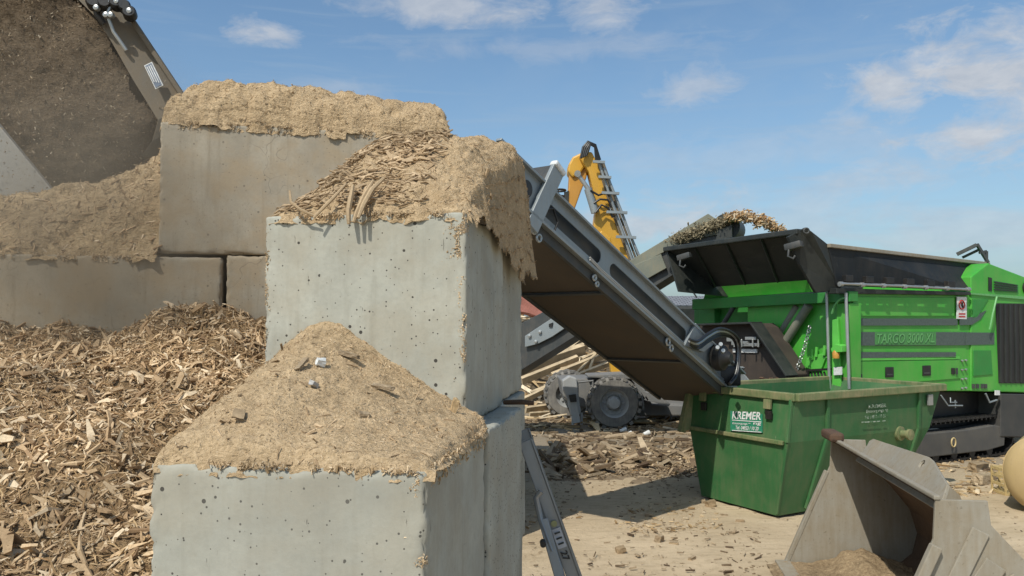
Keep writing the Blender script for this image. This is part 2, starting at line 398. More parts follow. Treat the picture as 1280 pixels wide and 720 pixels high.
# general thin veil, denser to the right and towards the horizon
veil = t.math('MULTIPLY', t.ramp(nz, .40, .72), t.ramp(azn, -.3, .7, .04, .24))
stk = t.ramp(t.noise(t.mapping(cv.outputs[0], (1.2, 16, 1), (0,0,0), (0,0,R(-13))), 3.2, 6, .55, .3), .52, .74)
veil = t.math('MAXIMUM', veil, t.math('MULTIPLY', stk, .34))
hz_ = t.math('MULTIPLY', t.ramp(eln, .34, -.02, 0, .42), t.ramp(azn, -.5, .6, .6, 1.0))
cl = t.mix(t.ramp(nzf, .3, .7), (3.6,3.9,4.4), (5.0,5.1,5.3))
tint = t.new('ShaderNodeMix', data_type='RGBA', blend_type='MULTIPLY'); tint.inputs[0].default_value = 1; t.link(sky.outputs[0], tint.inputs[6]); tint.inputs[7].default_value = (.90,1.05,1.08,1)
c = t.mix(hz_, tint.outputs[2], (2.3,3.2,4.3))
c = t.mix(veil, c, (2.9,3.7,4.6))
c = t.mix(t.math('MULTIPLY', mask, .85), c, cl)
t.link(c, bg.inputs[0]); bg.inputs[1].default_value = .13
sun = bpy.data.lights.new('sun', 'SUN'); sun.energy = 3.8; sun.angle = R(.5); sun.color = (1, .955, .86)
so = bpy.data.objects.new('sun', sun); COL.objects.link(so); so.rotation_euler = (-SUNV).to_track_quat('-Z', 'Y').to_euler(); so.location = (-5, -8, 14)
cam = bpy.data.cameras.new('camera'); cam.sensor_width = 36; cam.lens = 36*FPX/1280; cam.clip_end = 2000; cam.clip_start = .05
co = bpy.data.objects.new('camera', cam); COL.objects.link(co); co.location = (0, 0, H); co.rotation_euler = (math.pi/2+PITCH, 0, 0); sc.camera = co
sc.view_settings.view_transform = 'Standard'; sc.view_settings.look = 'None'; sc.view_settings.gamma = 1; sc.view_settings.use_curve_mapping = False
sc.view_settings.exposure = 0.0
sc.cycles.max_bounces = 6; sc.cycles.diffuse_bounces = 3; sc.cycles.volume_bounces = 0; sc.cycles.volume_step_rate = 3.0

# ------------------------------------------------------------------ flakes
BOXF = np.array([(3,2,1,0),(4,5,6,7),(0,1,5,4),(1,2,6,5),(2,3,7,6),(3,0,4,7)])
def flakes(C, N, L, Wd, T, tilt=.35, dirs=None, dirmix=0.0, bent=False):
    """C centres (n,3), N unit normals, sizes arrays; returns V,F of small tapered slivers"""
    n = len(C)
    r = rng.normal(size=(n,3))
    if dirs is not None: r = r*(1-dirmix) + np.asarray(dirs)*dirmix*2
    t1 = r - (r*N).sum(1, keepdims=True)*N; t1 /= np.linalg.norm(t1, axis=1, keepdims=True)+1e-9
    tl = rng.normal(0, tilt, (n,1)); t1 = t1 + N*tl; t1 /= np.linalg.norm(t1, axis=1, keepdims=True)
    t2 = np.cross(N, t1); t2 += N*rng.normal(0, tilt, (n,1)); t2 -= (t2*t1).sum(1, keepdims=True)*t1; t2 /= np.linalg.norm(t2, axis=1, keepdims=True)
    t3 = np.cross(t1, t2)
    if bent:
        xs = np.array([-1,-1,-1,-1,0,0,0,0,1,1,1,1.]); ys = np.array([-1,1,1,-1]*3, float); zs = np.array([-1,-1,1,1]*3, float)
        tA, tB = rng.uniform(.05, .8, (n,1)), rng.uniform(.05, .8, (n,1)); tap = np.where(xs < 0, tA, np.where(xs > 0, tB, 1.0))
        bz = rng.normal(0, .10, (n,1))*L[:,None]; by = rng.normal(0, .14, (n,1))*L[:,None]; mid = (xs == 0)[None]
        X = xs[None]*L[:,None]/2 + mid*rng.uniform(-.2, .2, (n,1))*L[:,None]; Y = ys[None]*Wd[:,None]/2*tap + mid*by; Z = zs[None]*T[:,None]/2*np.maximum(tap, .4) + mid*bz
        V = C[:,None,:] + X[...,None]*t1[:,None,:] + Y[...,None]*t2[:,None,:] + Z[...,None]*t3[:,None,:]
        q = [(0,1,2,3),(11,10,9,8)] + [(a+4*k, a+4*k+4, b_+4*k+4, b_+4*k) for k in (0,1) for a, b_ in ((0,1),(1,2),(2,3),(3,0))]
        q = [f[::-1] if i > 1 else f for i, f in enumerate(q)]
        return V.reshape(-1,3), (np.arange(n)[:,None,None]*12 + np.array(q)[None]).reshape(-1,4)
    sg = np.array([(-1,-1,-1),(1,-1,-1),(1,1,-1),(-1,1,-1),(-1,-1,1),(1,-1,1),(1,1,1),(-1,1,1)], float)
    sx = np.repeat(sg[None, :, 0], n, 0); 
    tapA = rng.uniform(.15, 1, (n,1)); tapB = rng.uniform(.15, 1, (n,1))
    tap = np.where(sx > 0, tapA, tapB)
    skew = rng.uniform(-.5, .5, (n,1))
    X = sx*(L[:,None]/2); Y = sg[None,:,1]*Wd[:,None]/2*tap + skew*Wd[:,None]*sx*.6; Z = sg[None,:,2]*T[:,None]/2
    V = C[:,None,:] + X[...,None]*t1[:,None,:] + Y[...,None]*t2[:,None,:] + Z[...,None]*t3[:,None,:]
    F = (np.arange(n)[:,None,None]*8 + BOXF[None]).reshape(-1, 4)
    return V.reshape(-1,3), F
def grid_faces(nu, nv):
    i, j = np.meshgrid(np.arange(nu-1), np.arange(nv-1), indexing='ij')
    a = i*nv+j; return np.stack([a, a+nv, a+nv+1, a+1], -1).reshape(-1,4)
def heap(name, label, cat, o, e1, e2, u0, u1, v0, v1, hfun, z0, bed, fl, res=.012, nfl=6000, size=(.006,.02), amp=.012, asc=14, tilt=.4,
         cull=None, big=None, ridg=.0, lift=.3, bent=False, clip=None, keep=None, fringe=None):
    e1 = np.array([e1[0], e1[1], 0.]); e2 = np.array([e2[0], e2[1], 0.]); o = np.array([o[0], o[1], 0.])
    us = np.arange(u0, u1+res/2, res); vs = np.arange(v0, v1+res/2, res); U, V = np.meshgrid(us, vs, indexing='ij')
    def surf(U, V):
        P = o + U[...,None]*e1 + V[...,None]*e2; Z = hfun(U, V)
        Q = P.copy(); Q[...,2] = Z
        n1 = fbm(Q, asc, 5, 3, .62)*1.25; n2 = fbm(Q*np.array([1,1,1.6]), asc*3.5, 3, 9, .6)
        P[...,2] = z0 + Z + amp*n1 + amp*.45*n2 - ridg*np.abs(fbm(Q, asc*.6, 4, 21, .6))*1.2
        # sideways wobble gives small overhangs and clods
        P[...,0] += amp*1.1*fbm(Q, asc*1.7, 4, 31, .6); P[...,1] += amp*1.1*fbm(Q, asc*1.7, 4, 41, .6)
        return P
    P = surf(U, V); nu, nv = U.shape
    du = np.gradient(P, axis=0); dv = np.gradient(P, axis=1); Nn = np.cross(du, dv); Nn /= np.linalg.norm(Nn, axis=2, keepdims=True)+1e-9
    Vb = P.reshape(-1,3); Fb = grid_faces(nu, nv)
    if clip is not None:
        low = (P[...,2] < z0-clip)
        if keep is not None: low &= ~keep(U, V)
        Fb = Fb[~low.reshape(-1)[Fb].all(1)]
        okc = ~low & (P[...,2] > z0-clip*.5) if keep is None else (~low & ((P[...,2] > z0-clip*.5) | keep(U, V)))
        cull0 = cull; cull = (lambda a, b, c: okc if cull0 is None else okc & cull0(a, b, c))
    allV = [Vb]; allF = [Fb]; fm = [np.zeros(len(Fb))]; sm = [np.ones(len(Fb), bool)]; off = len(Vb)
    ok = np.ones((nu, nv), bool) if cull is None else cull(U, V, P)
    idx = np.argwhere(ok)
    steep = np.linalg.norm(np.cross(du, dv), axis=2)[ok]; pr = steep/steep.sum()
    sets = [(nfl, size, fl)] if big is None else [(nfl, size, fl)] + big
    mats = [bed]; 
    for n, sz, fm_ in sets:
        if fm_ not in mats: mats.append(fm_)
        pk = idx[rng.choice(len(idx), n, p=pr)]
        C = P[pk[:,0], pk[:,1]] + rng.uniform(-res/2, res/2, (n,3)); NN = Nn[pk[:,0], pk[:,1]]
        L = sz[0]*(sz[1]/sz[0])**rng.random(n)
        Wd = L*(rng.uniform(.08, .30, n) if fm_.name != 'thin_wood_fibre' else rng.uniform(.04, .09, n)); T = np.minimum(Wd*rng.uniform(.25, .6, n), .012)
        C = C + NN*(T[:,None]*lift)
        fv, ff = flakes(C, NN, L, Wd, T, tilt, bent=bent)
        allV.append(fv); allF.append(ff+off); fm.append(np.full(len(ff), mats.index(fm_))); sm.append(np.zeros(len(ff), bool)); off += len(fv)
    if fringe is not None:      # small bits hanging over the block edge
        for (ua, va, ub, vb, n, ln) in fringe:
            f = rng.random(n*3); f = f[vnoise(np.stack([f*ln*900, f*0, f*0], -1), 1, 7)+.5*vnoise(np.stack([f*ln*3000, f*0, f*0], -1), 1, 8) > .1][:n]; n = len(f); uu = ua+(ub-ua)*f; vv = va+(vb-va)*f; C = o + uu[:,None]*e1 + vv[:,None]*e2; C[:,2] = z0 - rng.random(n)**2*ln + .004
            nn = np.cross(e1*(ub-ua)+e2*(vb-va), [0,0,1.]); nn = nn/np.linalg.norm(nn); C += nn*rng.uniform(-.004,.006,(n,1))
            L = .006*4**rng.random(n); fv, ff = flakes(C, np.tile(nn, (n,1)), L, L*rng.uniform(.12,.4,n), L*.12+.001, .35, np.tile(np.array([[0,0,1.]]), (n,1)), .35)
            allV.append(fv); allF.append(ff+off); fm.append(np.full(len(ff), 1)); sm.append(np.zeros(len(ff), bool)); off += len(fv)
    V_ = np.concatenate(allV); org = np.array([V_[:,0].mean(), V_[:,1].mean(), z0])
    ob = npmesh(name, V_-org, np.concatenate(allF), mats, np.concatenate(fm), np.concatenate(sm)); ob.location = org
    tag(ob, label, cat, kind='stuff'); return ob
def sstep(a, b, x): x = np.clip((x-a)/(b-a), 0, 1); return x*x*(3-2*x)

# ------------------------------------------------------------------ ground
def ground():
    xs = np.concatenate([np.linspace(-400, -12, 14), np.arange(-11, 14, .10), np.linspace(14.5, 400, 16)])
    ys = np.concatenate([np.linspace(-60, 1.5, 8), np.arange(2, 32, .11), np.linspace(33, 900, 20)])
    X, Y = np.meshgrid(xs, ys, indexing='ij'); P = np.stack([X, Y, np.zeros_like(X)], -1)
    m = ((X > -10.5) & (X < 13.5) & (Y > 2.5) & (Y < 31.5)).astype(float)
    P[...,2] = m*(.022*fbm(P, 1.3, 4, 5) + .012*fbm(P, 7, 2, 8)) - .005
    m_, t, b = newmat('sandy_yard'); tc = t.new('ShaderNodeTexCoord'); v = tc.outputs['Object']
    n1 = t.noise(v, .55, 8, .65); n2 = t.noise(v, 9, 6, .7); n3 = t.noise(t.mapping(v, (1,4,1)), 2.5, 5, .6); n4 = t.noise(v, 60, 4, .7)
    sx = t.new('ShaderNodeSeparateXYZ'); t.link(v, sx.inputs[0])
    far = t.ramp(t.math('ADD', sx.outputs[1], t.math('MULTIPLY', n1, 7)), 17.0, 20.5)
    c = t.mix(t.ramp(n1, .38, .62), (.46,.36,.235), (.58,.46,.31))
    c = t.mix(t.math('MULTIPLY', t.ramp(n3, .5, .68), .4), c, (.29,.22,.14))
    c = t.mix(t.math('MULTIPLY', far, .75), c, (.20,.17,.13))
    c = t.mix(t.math('MULTIPLY', t.ramp(n2, .55, .68), .5), c, (.30,.22,.13))
    c = t.mix(t.math('MULTIPLY', t.ramp(n4, .60, .72), .5), c, (.16,.12,.08))
    t.link(c, b.inputs['Base Color']); b.inputs['Roughness'].default_value = .95; b.inputs['Specular IOR Level'].default_value = .1
    bp = t.new('ShaderNodeBump'); bp.inputs['Strength'].default_value = .7; bp.inputs['Distance'].default_value = .03
    t.link(t.math('ADD', n2, t.math('MULTIPLY', n4, .4)), bp.inputs['Height']); t.link(bp.outputs[0], b.inputs['Normal'])
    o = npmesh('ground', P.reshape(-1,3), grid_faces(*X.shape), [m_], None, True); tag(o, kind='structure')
ground()

# ------------------------------------------------------------------ concrete blocks
def block_mesh(w_, d_, h_, seed, rough=1.0):
    def axis(L):
        e = [0, .008, .018, .032, .05, .075]; n = max(2, int((L-.15)/(.018 if rough > 1.8 else .045))); mid = list(np.linspace(.075, L-.075, n+1))[1:-1]
        return np.array(e + mid + [L-x for x in e[::-1]])
    X, Y, Z = axis(w_), axis(d_), axis(h_); V = []; F = []; off = 0
    for ax, side in ((0,0),(0,1),(1,0),(1,1),(2,0),(2,1)):
        A = [X, Y, Z]; o2 = [i for i in range(3) if i != ax]
        a, b = np.meshgrid(A[o2[0]], A[o2[1]], indexing='ij'); P = np.zeros(a.shape+(3,))
        P[...,o2[0]] = a; P[...,o2[1]] = b; P[...,ax] = side*(w_, d_, h_)[ax]
        f = grid_faces(*a.shape)
        flip = (side == 0) if ax != 1 else (side == 1)
        if flip: f = f[:, ::-1]
        V.append(P.reshape(-1,3)); F.append(f+off); off += a.size
    V = np.concatenate(V); F = np.concatenate(F); S = np.array([w_, d_, h_])
    nn = fbm(V+seed*3.1, 9, 4, seed); ch = np.clip(fbm(V+seed*7.7, 7, 4, seed+5, .6)*2.6-.5, 0, 1)
    r = (.012 + .008*nn + .018*rough*ch)[:,None]; r = np.clip(r, .006, .055)
    q = np.clip(V, r, S-r); d = V-q; L = np.linalg.norm(d, axis=1, keepdims=True); V2 = np.where(L > 1e-6, q + r*d/np.maximum(L, 1e-6), V)
    near = np.sort(np.minimum(V, S-V), axis=1)[:, 1]    # distance to the nearest edge
    k = np.exp(-near/.03); c0 = S/2
    V2 = V2 + (V2-c0)/np.linalg.norm(V2-c0, axis=1, keepdims=True)*((.0018*fbm(V, 5, 4, seed+2)) - k*rough*.009*np.clip(fbm(V, 26, 4, seed+4, .65)*1.6+.1, 0, 1))[:,None]
    bm = None
    return V2, F
BM = {}
def block(o, yaw, w_, d_, z, mat, label, group, h_=.8, seed=0, name='concrete_block', dz=0):
    V, F = block_mesh(w_, d_, h_, seed, 2.0 if seed in (1,2,4,5,21,22,23) else 1.2)
    ob = npmesh(name, V, F, [mat], None, True)
    bm = bmesh.new(); bm.from_mesh(ob.data); bmesh.ops.remove_doubles(bm, verts=bm.verts[:], dist=1e-5); bmesh.ops.recalc_face_normals(bm, faces=bm.faces[:]); bm.to_mesh(ob.data); bm.free()
    ob.location = (o[0], o[1], z+dz); ob.rotation_euler = (0, 0, yaw); tag(ob, label, 'concrete block', group); return ob
YS = math.atan2(-.16, .987); E1 = (math.cos(YS), math.sin(YS)); E2 = (-math.sin(YS), math.cos(YS))
def fl(rc): return (rc[0]-.8*E1[0], rc[1]-.8*E1[1])      # front-left corner from front-right corner
GS = 'concrete blocks stacked at the end of the bay'; GW = 'dusty concrete blocks of the bay back wall'
rcA = (-.225, 2.13); rcA2 = (-.082, 2.935); rcA3 = (-.052, 3.76); rcB = (-.169, 2.965); rcB2 = (-.072, 3.78)
block(fl(rcA), YS, .8, .792, 1.6, CONC, 'pale grey concrete block nearest the camera carrying the low sawdust cone', GS, seed=1)
block(fl(rcA2), YS, .8, .80, 1.6, CONC, 'concrete block directly under the tall upper block, behind the nearest block', GS, seed=2)
block(fl(rcA3), YS, .8, .80, 1.6, CONC, 'lower-row concrete block hidden deepest in the stack towards the back wall', GS, seed=3)
block(fl(rcB), YS, .8, .795, 2.403, CONC, 'pale grey upper concrete block with pitted front under the fibrous sawdust mound', GS, seed=4)
block(fl(rcB2), YS, .8, .80, 2.403, CONC, 'upper concrete block behind the pitted one with sawdust hanging over its side', GS, seed=5)
for k, zz in enumerate((0.0, .8)):
    for j, rc in enumerate((rcA, rcA2, rcA3)):
        rc = (rc[0]+(.012, -.02, .015)[j]*(1-2*k), rc[1])
        block(fl(rc), YS, .8, .79, zz, CONC, ('bottom' if k == 0 else 'second') + ('-row concrete block at the near end of the stack', '-row concrete block in the middle of the stack beside the ladder', '-row concrete block at the far end of the stack')[j], GS, seed=10+k*3+j)
YW = math.atan2(.226, .974); EW1 = (math.cos(YW), math.sin(YW)); EW2 = (-math.sin(YW), math.cos(YW)); OW = (-2.12, 4.78)
def wallpt(u, v=0): return (OW[0]+EW1[0]*u+EW2[0]*v, OW[1]+EW1[1]*u+EW2[1]*v)
block(wallpt(0), YW, 1.66, .8, 3.2, CONC2, 'large dusty brown concrete block topping the back wall under a thick sawdust loaf', GW, seed=21)
block(wallpt(-1.235), YW, 1.6, .8, 2.4, CONC2, 'dusty concrete block left of the wall joint with sawdust heaped on top', GW, seed=22, dz=-.02)
block(wallpt(.388), YW, 1.3, .8, 2.4, CONC2, 'dusty concrete block right of the wall joint, under the large top block', GW, seed=23, dz=-.004)
block(wallpt(-2.86), YW, 1.6, .8, 2.4, CONC2, 'leftmost dusty concrete block of the back wall below the gray bucket plate', GW, seed=24, dz=-.03)
for k in range(3):
    for j in range(3):
        block(wallpt(-2.4+j*1.62-.3*(k % 2)), YW, 1.6 if j < 2 else 1.05, .8, k*.8-(.03 if k == 2 else .0), CONC2, ('bottom', 'second', 'third')[k]+'-row wall block buried behind the chips, ' + ('left', 'middle', 'right')[j]+' one of its row', GW, seed=30+k*3+j)

def added_shade_wall():  # unseen block wall, added behind the stack to cast the yard shadow
    VV = []; FF = []; off = 0
    for k in range(4):
        for j in range(4):
            V, F = block_mesh(.8, 1.59, .8, 60+k*4+j, 1); V = V+np.array([-1.05+.02*(k % 2), 9.9+j*1.6-.8*(k % 2)*(j > 0), k*.8]); VV.append(V); FF.append(F+off); off += len(V)
    o = npmesh('added_shade_wall', np.concatenate(VV), np.concatenate(FF), [CONC2], None, True); tag(o, 'added concrete wall, unseen behind the stack, put there to shade the yard left of the skip', 'wall')
added_shade_wall()
# ------------------------------------------------------------------ heaps
def interp(x, xs, ys): return np.interp(x, xs, ys)
# wood chip pile in the bay
def pileh(U, V):   # world x, y
    base = 1.36 + .325*V
    base = np.where(V < 2.0, base - (2.0-V)*.55, base)
    base += (-.20)*sstep(3.3,4.6,V)*sstep(-2.7,-2.1,U) + .13*np.exp(-((U+1.95)**2)/.10 - ((V-4.45)**2)/.3) + .05*np.exp(-((U+1.5)**2)/.08 - ((V-4.4)**2)/.3) - .10*np.exp(-((U+2.75)**2)/.10-((V-4.3)**2)/.8) + .05*sstep(-3.0,-4.2,U)
    P = np.stack([U, V, np.zeros_like(U)], -1)
    base += .09*fbm(P, 1.7, 3, 2) + .06*fbm(P, 4.5, 3, 4)
    base -= np.clip(-4.5-U, 0, 9)*.5
    return np.maximum(base, -.05)
def pcull(U, V, P):
    a = (V > 2.05) & (V < 4.9) & (U < -.55) & (U > -3.9)
    return a
heap('wood_chip_pile', 'big pile of shredded wood chips filling the bay left of the concrete stack', 'wood chips', (0,0), (1,0), (0,1),
     -7.0, -.30, -2.4, 5.0, pileh, 0.0, CHIPB, CHIPF, res=.025, nfl=46000, size=(.011,.062), amp=.055, asc=5, tilt=.50, cull=pcull,
     big=[(3400, (.06,.12), CHIPF), (15000, (.004,.016), CHIPF), (26000, (.02,.09), CHIPT)], lift=.8, bent=True)
# cone on the nearest block
def h1(U, V):
    rid = interp(U, [-.03,0,.06,.11,.175,.25,.42,.58,.70,.76,.80,.82], [.13,.23,.31,.36,.38,.355,.235,.14,.06,.035,.0,-.04])
    f = np.clip((V-.005)/.83, 0, 1)**.80
    h = rid*f + .022*sstep(.004,.05,V)*sstep(-.005,.03,U)*sstep(.81,.78,U)
    h = np.where(V < .012, h - (.012-V)*2.5, h)
    h = np.where(U < .012, h - (.012-U)*(4-2.5*f), h)
    return h
heap('sawdust_cone', 'cone of fine sawdust on the nearest block, leaning against the upper block', 'sawdust', fl(rcA), E1, E2, -.03, .825, -.02, .84, h1, 2.4, SAW, SAWF,
     res=.007, nfl=16000, size=(.003,.012), amp=.012, asc=13, tilt=.5, big=[(260, (.015,.045), FIBF)], ridg=.008, clip=.012, fringe=[(0,.0,.8,.0,260,.014), (.80,0,.80,.8,420,.06)])
# mound on the upper blocks
def h2(U, V):
    q = interp(V, [-.03,0,.04,.15,.3,.5,.8,1.05,1.3,1.5,1.62,1.7], [-.04,.015,.07,.17,.30,.42,.43,.50,.60,.56,.42,.25])
    p = interp(U, [-.02,-.005,.03,.12,.22,.35,.6,.72,.80], [-.1,.05,.25,.60,.85,1,1,.86,.60])
    h = q*p
    back = sstep(.45, 1.1, V)
    h = h + back*.10*sstep(.66,.78,U) - .18*back*sstep(.4,.1,U)
    drop = interp(V, [0,.3,.7,1.1,1.5], [.02,.05,.10,.15,.14]) + .06*fbm(np.stack([U*0, V, V*0], -1), 7, 3, 4)
    k = np.clip((U-.795)/.045, 0, 1)
    h = h*(1-k) - drop*k
    h = np.where(V < .01, h + (V-.01)*2.5, h)
    h = np.where(U < .01, h - (.01-U)*3, h)
    return h
heap('sawdust_mound', 'fibrous sawdust mound with stringy wood clods on the upper pitted block', 'sawdust', fl(rcB), E1, E2, -.03, .842, -.025, 1.66, h2, 3.2, SAW, SAWF,
     res=.0075, nfl=30000, size=(.003,.014), amp=.022, asc=10, tilt=.5, ridg=.03, big=[(700, (.015,.045), FIBF)], clip=.012, keep=lambda U, V: (U > .79) & (V > .02), fringe=[(0,.0,.8,.0,450,.018)])
# loaf on the back block
def h3(U, V):
    e = np.minimum(np.minimum((U-.0)/.24, (1.76-U)/.16), np.minimum((V-.0)/.24, (.82-V)/.2))
    e = np.clip(e, 0, 1); h = np.sqrt(1-(1-e)**2)
    h = h*interp(U, [0,.3,.6,1.1,1.7,1.83], [.27,.33,.335,.31,.27,.22])
    h = np.where(V < .0, h+V*2.5, h); h = np.where(U < 0, h+U*2, h)
    return h
heap('sawdust_loaf', 'thick rounded sawdust layer on top of the large back wall block', 'sawdust', OW, EW1, EW2, -.03, 1.80, -.03, .85, h3, 4.0, SAW, SAWF,
     res=.011, nfl=22000, size=(.004,.016), amp=.034, asc=7, tilt=.5, ridg=.07, big=[(500, (.015,.04), FIBF)], clip=.012, fringe=[(0,.0,1.66,.0,1200,.05)])
def h4(U, V):
    top = interp(U, [-3.2,-1.3,-.9,-.5,-.22,-.02,.02], [.38,.40,.44,.50,.60,.78,.80])
    f = interp(V, [-.04,0,.05,.2,.45,.7,.86,.92], [-.06,.0,.12,.45,1.0,.95,.3,-.1])
    return top*f
heap('sawdust_bank', 'brown sawdust bank on the back wall left of the large top block', 'sawdust', OW, EW1, EW2, -2.9, -.005, -.035, .92, h4, 3.18, SAWD, SAWF,
     res=.014, nfl=26000, size=(.005,.022), amp=.05, asc=5, tilt=.45, ridg=.085, big=[(2600, (.02,.07), CHIPF)], clip=.02, fringe=[(-2.6,.0,0,.0,1200,.04)])

# wood dust crusted on the worn vertical corners of the pale blocks
def crust():
    VV = []; FF = []; fm = []; off = 0
    for (c, z0, z1, n, wd, sx) in ((rcB, 2.42, 3.2, 1300, .022, 1), (rcB, 3.0, 3.2, 900, .05, 1), (fl(rcB), 2.6, 3.2, 500, .012, -1), (rcA, 2.15, 2.4, 800, .025, 1)):
        z = z0+(z1-z0)*rng.random(n)**.8; k = np.abs(rng.normal(0, wd, n)); side = rng.random(n) < .45
        ok = vnoise(np.stack([z*22, z*0+c[0]*9, k*20], -1), 1, 3) > .05; z, k, side = z[ok], k[ok], side[ok]; n = len(z)
        x = np.where(side, -sx*k*.6*E1[0], k*E2[0]*1.0)-sx*.006*E1[0]; y = np.where(side, -sx*k*.6*E1[1], k*E2[1])+.004
        C = np.stack([c[0]+x, c[1]+y, z], -1); nn = np.where(side[:,None], np.array([[-E2[0], -E2[1], 0.]]), sx*np.array([[E1[0], E1[1], 0]])); C += nn*.003
        L = .003*3.5**rng.random(n); v, f = flakes(C, nn, L, L*rng.uniform(.2,.6,n), L*.3, .5); VV.append(v); FF.append(f+off); off += len(v)
    o = npmesh('dust_crust', np.concatenate(VV), np.concatenate(FF), [SAWF]); tag(o, 'sawdust crusted on the worn vertical corners of the pale concrete blocks', 'sawdust', kind='stuff')
crust()
# fibres and clods lying on the mound
def strand(name, pts, r, mat, label, group, flat=.5):
    mb = MB(); P = [Vector(p) for p in pts]; n = len(P)
    rs = [r*(.35+.65*math.sin(math.pi*(i+.6)/(n+.2))) for i in range(n)]
    mb.tube(P, r, 6, rs=rs)
    return mb.build(name, mat, smooth=True, label=label, cat='wood strip', group=group, origin=P[0])
FS = flakemat('strip_wood', [(.30,.21,.12), (.42,.31,.19), (.48,.36,.22)])
def B(u, v, z): return Vector((fl(rcB)[0]+E1[0]*u+E2[0]*v, fl(rcB)[1]+E1[1]*u+E2[1]*v, z))
def A(u, v, z): return Vector((fl(rcA)[0]+E1[0]*u+E2[0]*v, fl(rcA)[1]+E1[1]*u+E2[1]*v, z))
gst = 'wood strips sticking out of the sawdust mound'
strs = [([(.10,-.0,3.30),(.12,-.03,3.25),(.17,-.045,3.215),(.22,-.04,3.195)], .006, 'curved thin wood strip bending over the front edge, left of the other strips'),
        ([(.31,.05,3.33),(.28,-.0,3.27),(.25,-.04,3.22),(.22,-.05,3.185)], .007, 'slanting wood strip meeting the curved one above the pitted front'),
        ([(.345,.03,3.32),(.35,-.01,3.26),(.355,-.045,3.21),(.36,-.05,3.16)], .011, 'short thick wood splinter hanging straight down over the front edge'),
        ([(.42,.05,3.34),(.40,.0,3.27),(.385,-.04,3.20),(.38,-.055,3.165)], .009, 'forked-looking wood splinter hanging beside the thick one'),
        ([(.46,.06,3.35),(.43,.01,3.30),(.41,-.03,3.235),(.40,-.06,3.18)], .010, 'rightmost hanging wood splinter on the upper block front edge')]
for pts, r, lb in strs: strand('wood_strip', [B(*p) for p in pts], r, FS, lb, gst)
# long flat clods on the mound: one stuff object of layered fibrous mats
def clods():
    n = 900; U = rng.uniform(.03, .62, n)**1.0; V = rng.uniform(.01, .55, n)**1.0
    hz = h2(U, V)
    C = np.stack([fl(rcB)[0]+E1[0]*U+E2[0]*V, fl(rcB)[1]+E1[1]*U+E2[1]*V, 3.2+hz+rng.uniform(-.008,.012,n)], -1)
    d = .01; N = np.stack([-(h2(U+d, V)-hz)/d, -(h2(U, V+d)-hz)/d, np.ones(n)], -1); N /= np.linalg.norm(N, axis=1, keepdims=True)
    C += N*.006
    L = .018*4**rng.random(n); Wd = L*rng.uniform(.12,.3,n); T = rng.uniform(.003,.008,n)
    dirs = np.tile(np.array([[.95,-.25,.25]]), (n,1))
    V_, F_ = flakes(C, N, L, Wd, T, .28, dirs, .55, bent=True)
    o = npmesh('fibrous_clods', V_, F_, [FIBF]); tag(o, 'layered stringy wood clods lying over the front left of the upper mound', 'wood fibres', kind='stuff')
clods()
# single pieces on the cone
def chunk(name, c, size, rot, mat, label, cat, group=None, seed=0, bev=.15):
    bm = bmesh.new(); bmesh.ops.create_cube(bm, size=1); bmesh.ops.subdivide_edges(bm, edges=bm.edges[:], cuts=3, use_grid_fill=True)
    M = Matrix.Rotation(rot[2], 4, 'Z') @ Matrix.Rotation(rot[1], 4, 'Y') @ Matrix.Rotation(rot[0], 4, 'X')
    V = np.array([v.co[:] for v in bm.verts]); n = fbm(V+seed*5.3, 1.6, 3, seed)
    n2 = fbm(V*np.array([6,1,1])+seed, 1.5, 2, seed+3)
    for i, v in enumerate(bm.verts):
        v.co = Vector((v.co.x*size[0]*(1+.25*n2[i]), v.co.y*size[1]*(1+.45*n[i]), v.co.z*size[2]*(1+.45*n[i])))
    me = bpy.data.meshes.new(name); bm.to_mesh(me); bm.free(); me.transform(M); me.materials.append(mat)
    o = bpy.data.objects.new(name, me); COL.objects.link(o); o.location = c; tag(o, label, cat, group); return o
gp = 'loose pieces lying on the sawdust cone'
def onA(px, py, dz=.008):   # point on the cone surface under a pixel
    r = ray(px, py); best = None
    for k in np.arange(1.9, 3.3, .004):
        p = Vector((0,0,H)) + r*(k/r.y); q = p.xy - Vector(fl(rcA)); u = q.dot(Vector(E1)); v = q.dot(Vector(E2))
        if v > -.02 and v < .84 and p.z <= 2.4 + float(h1(np.array([u]), np.array([v]))[0])+.004: return p + Vector((0,0,dz))
    return Vector((0,0,H)) + r*(2.8/r.y)
chunk('bark_piece', onA(377,458), (.07,.018,.010), (0,-.5,-.9+2.2), CHUNK, 'dark slanting bark strip left of the white scrap on the sawdust cone', 'bark', gp, 1)
chunk('bark_piece', onA(436,448,.014), (.08,.022,.012), (0,.25,-.25), CHUNK, 'bark strip just right of the white scrap near the top of the cone', 'bark', gp, 2)
chunk('bark_piece', onA(478,488,.012), (.075,.02,.012), (.3,.12,-.2), CHUNK, 'rounded brown bark strip on the right slope of the cone', 'bark', gp, 3)
chunk('bark_piece', onA(455,520,.006), (.03,.02,.010), (.3,.12,.5), CHUNK, 'small bark crumb in the middle of the cone slope', 'bark', gp, 4)
chunk('wood_flake', onA(298,522,.012), (.032,.045,.006), (.5,.2,.3), FS, 'pale flat wood flake low on the left of the sawdust cone', 'wood flake', gp, 5)
chunk('wood_flake', onA(568,514,.016), (.022,.016,.055), (.2,.25,.3), LIGHTF, 'bright upright splinter at the right foot of the cone beside the block corner', 'wood flake', gp, 6)
chunk('plastic_scrap', onA(401,457,.012), (.030,.022,.022), (.4,.2,.6), WHITE, 'crumpled white plastic scrap near the top of the sawdust cone', 'plastic scrap', gp, 7)
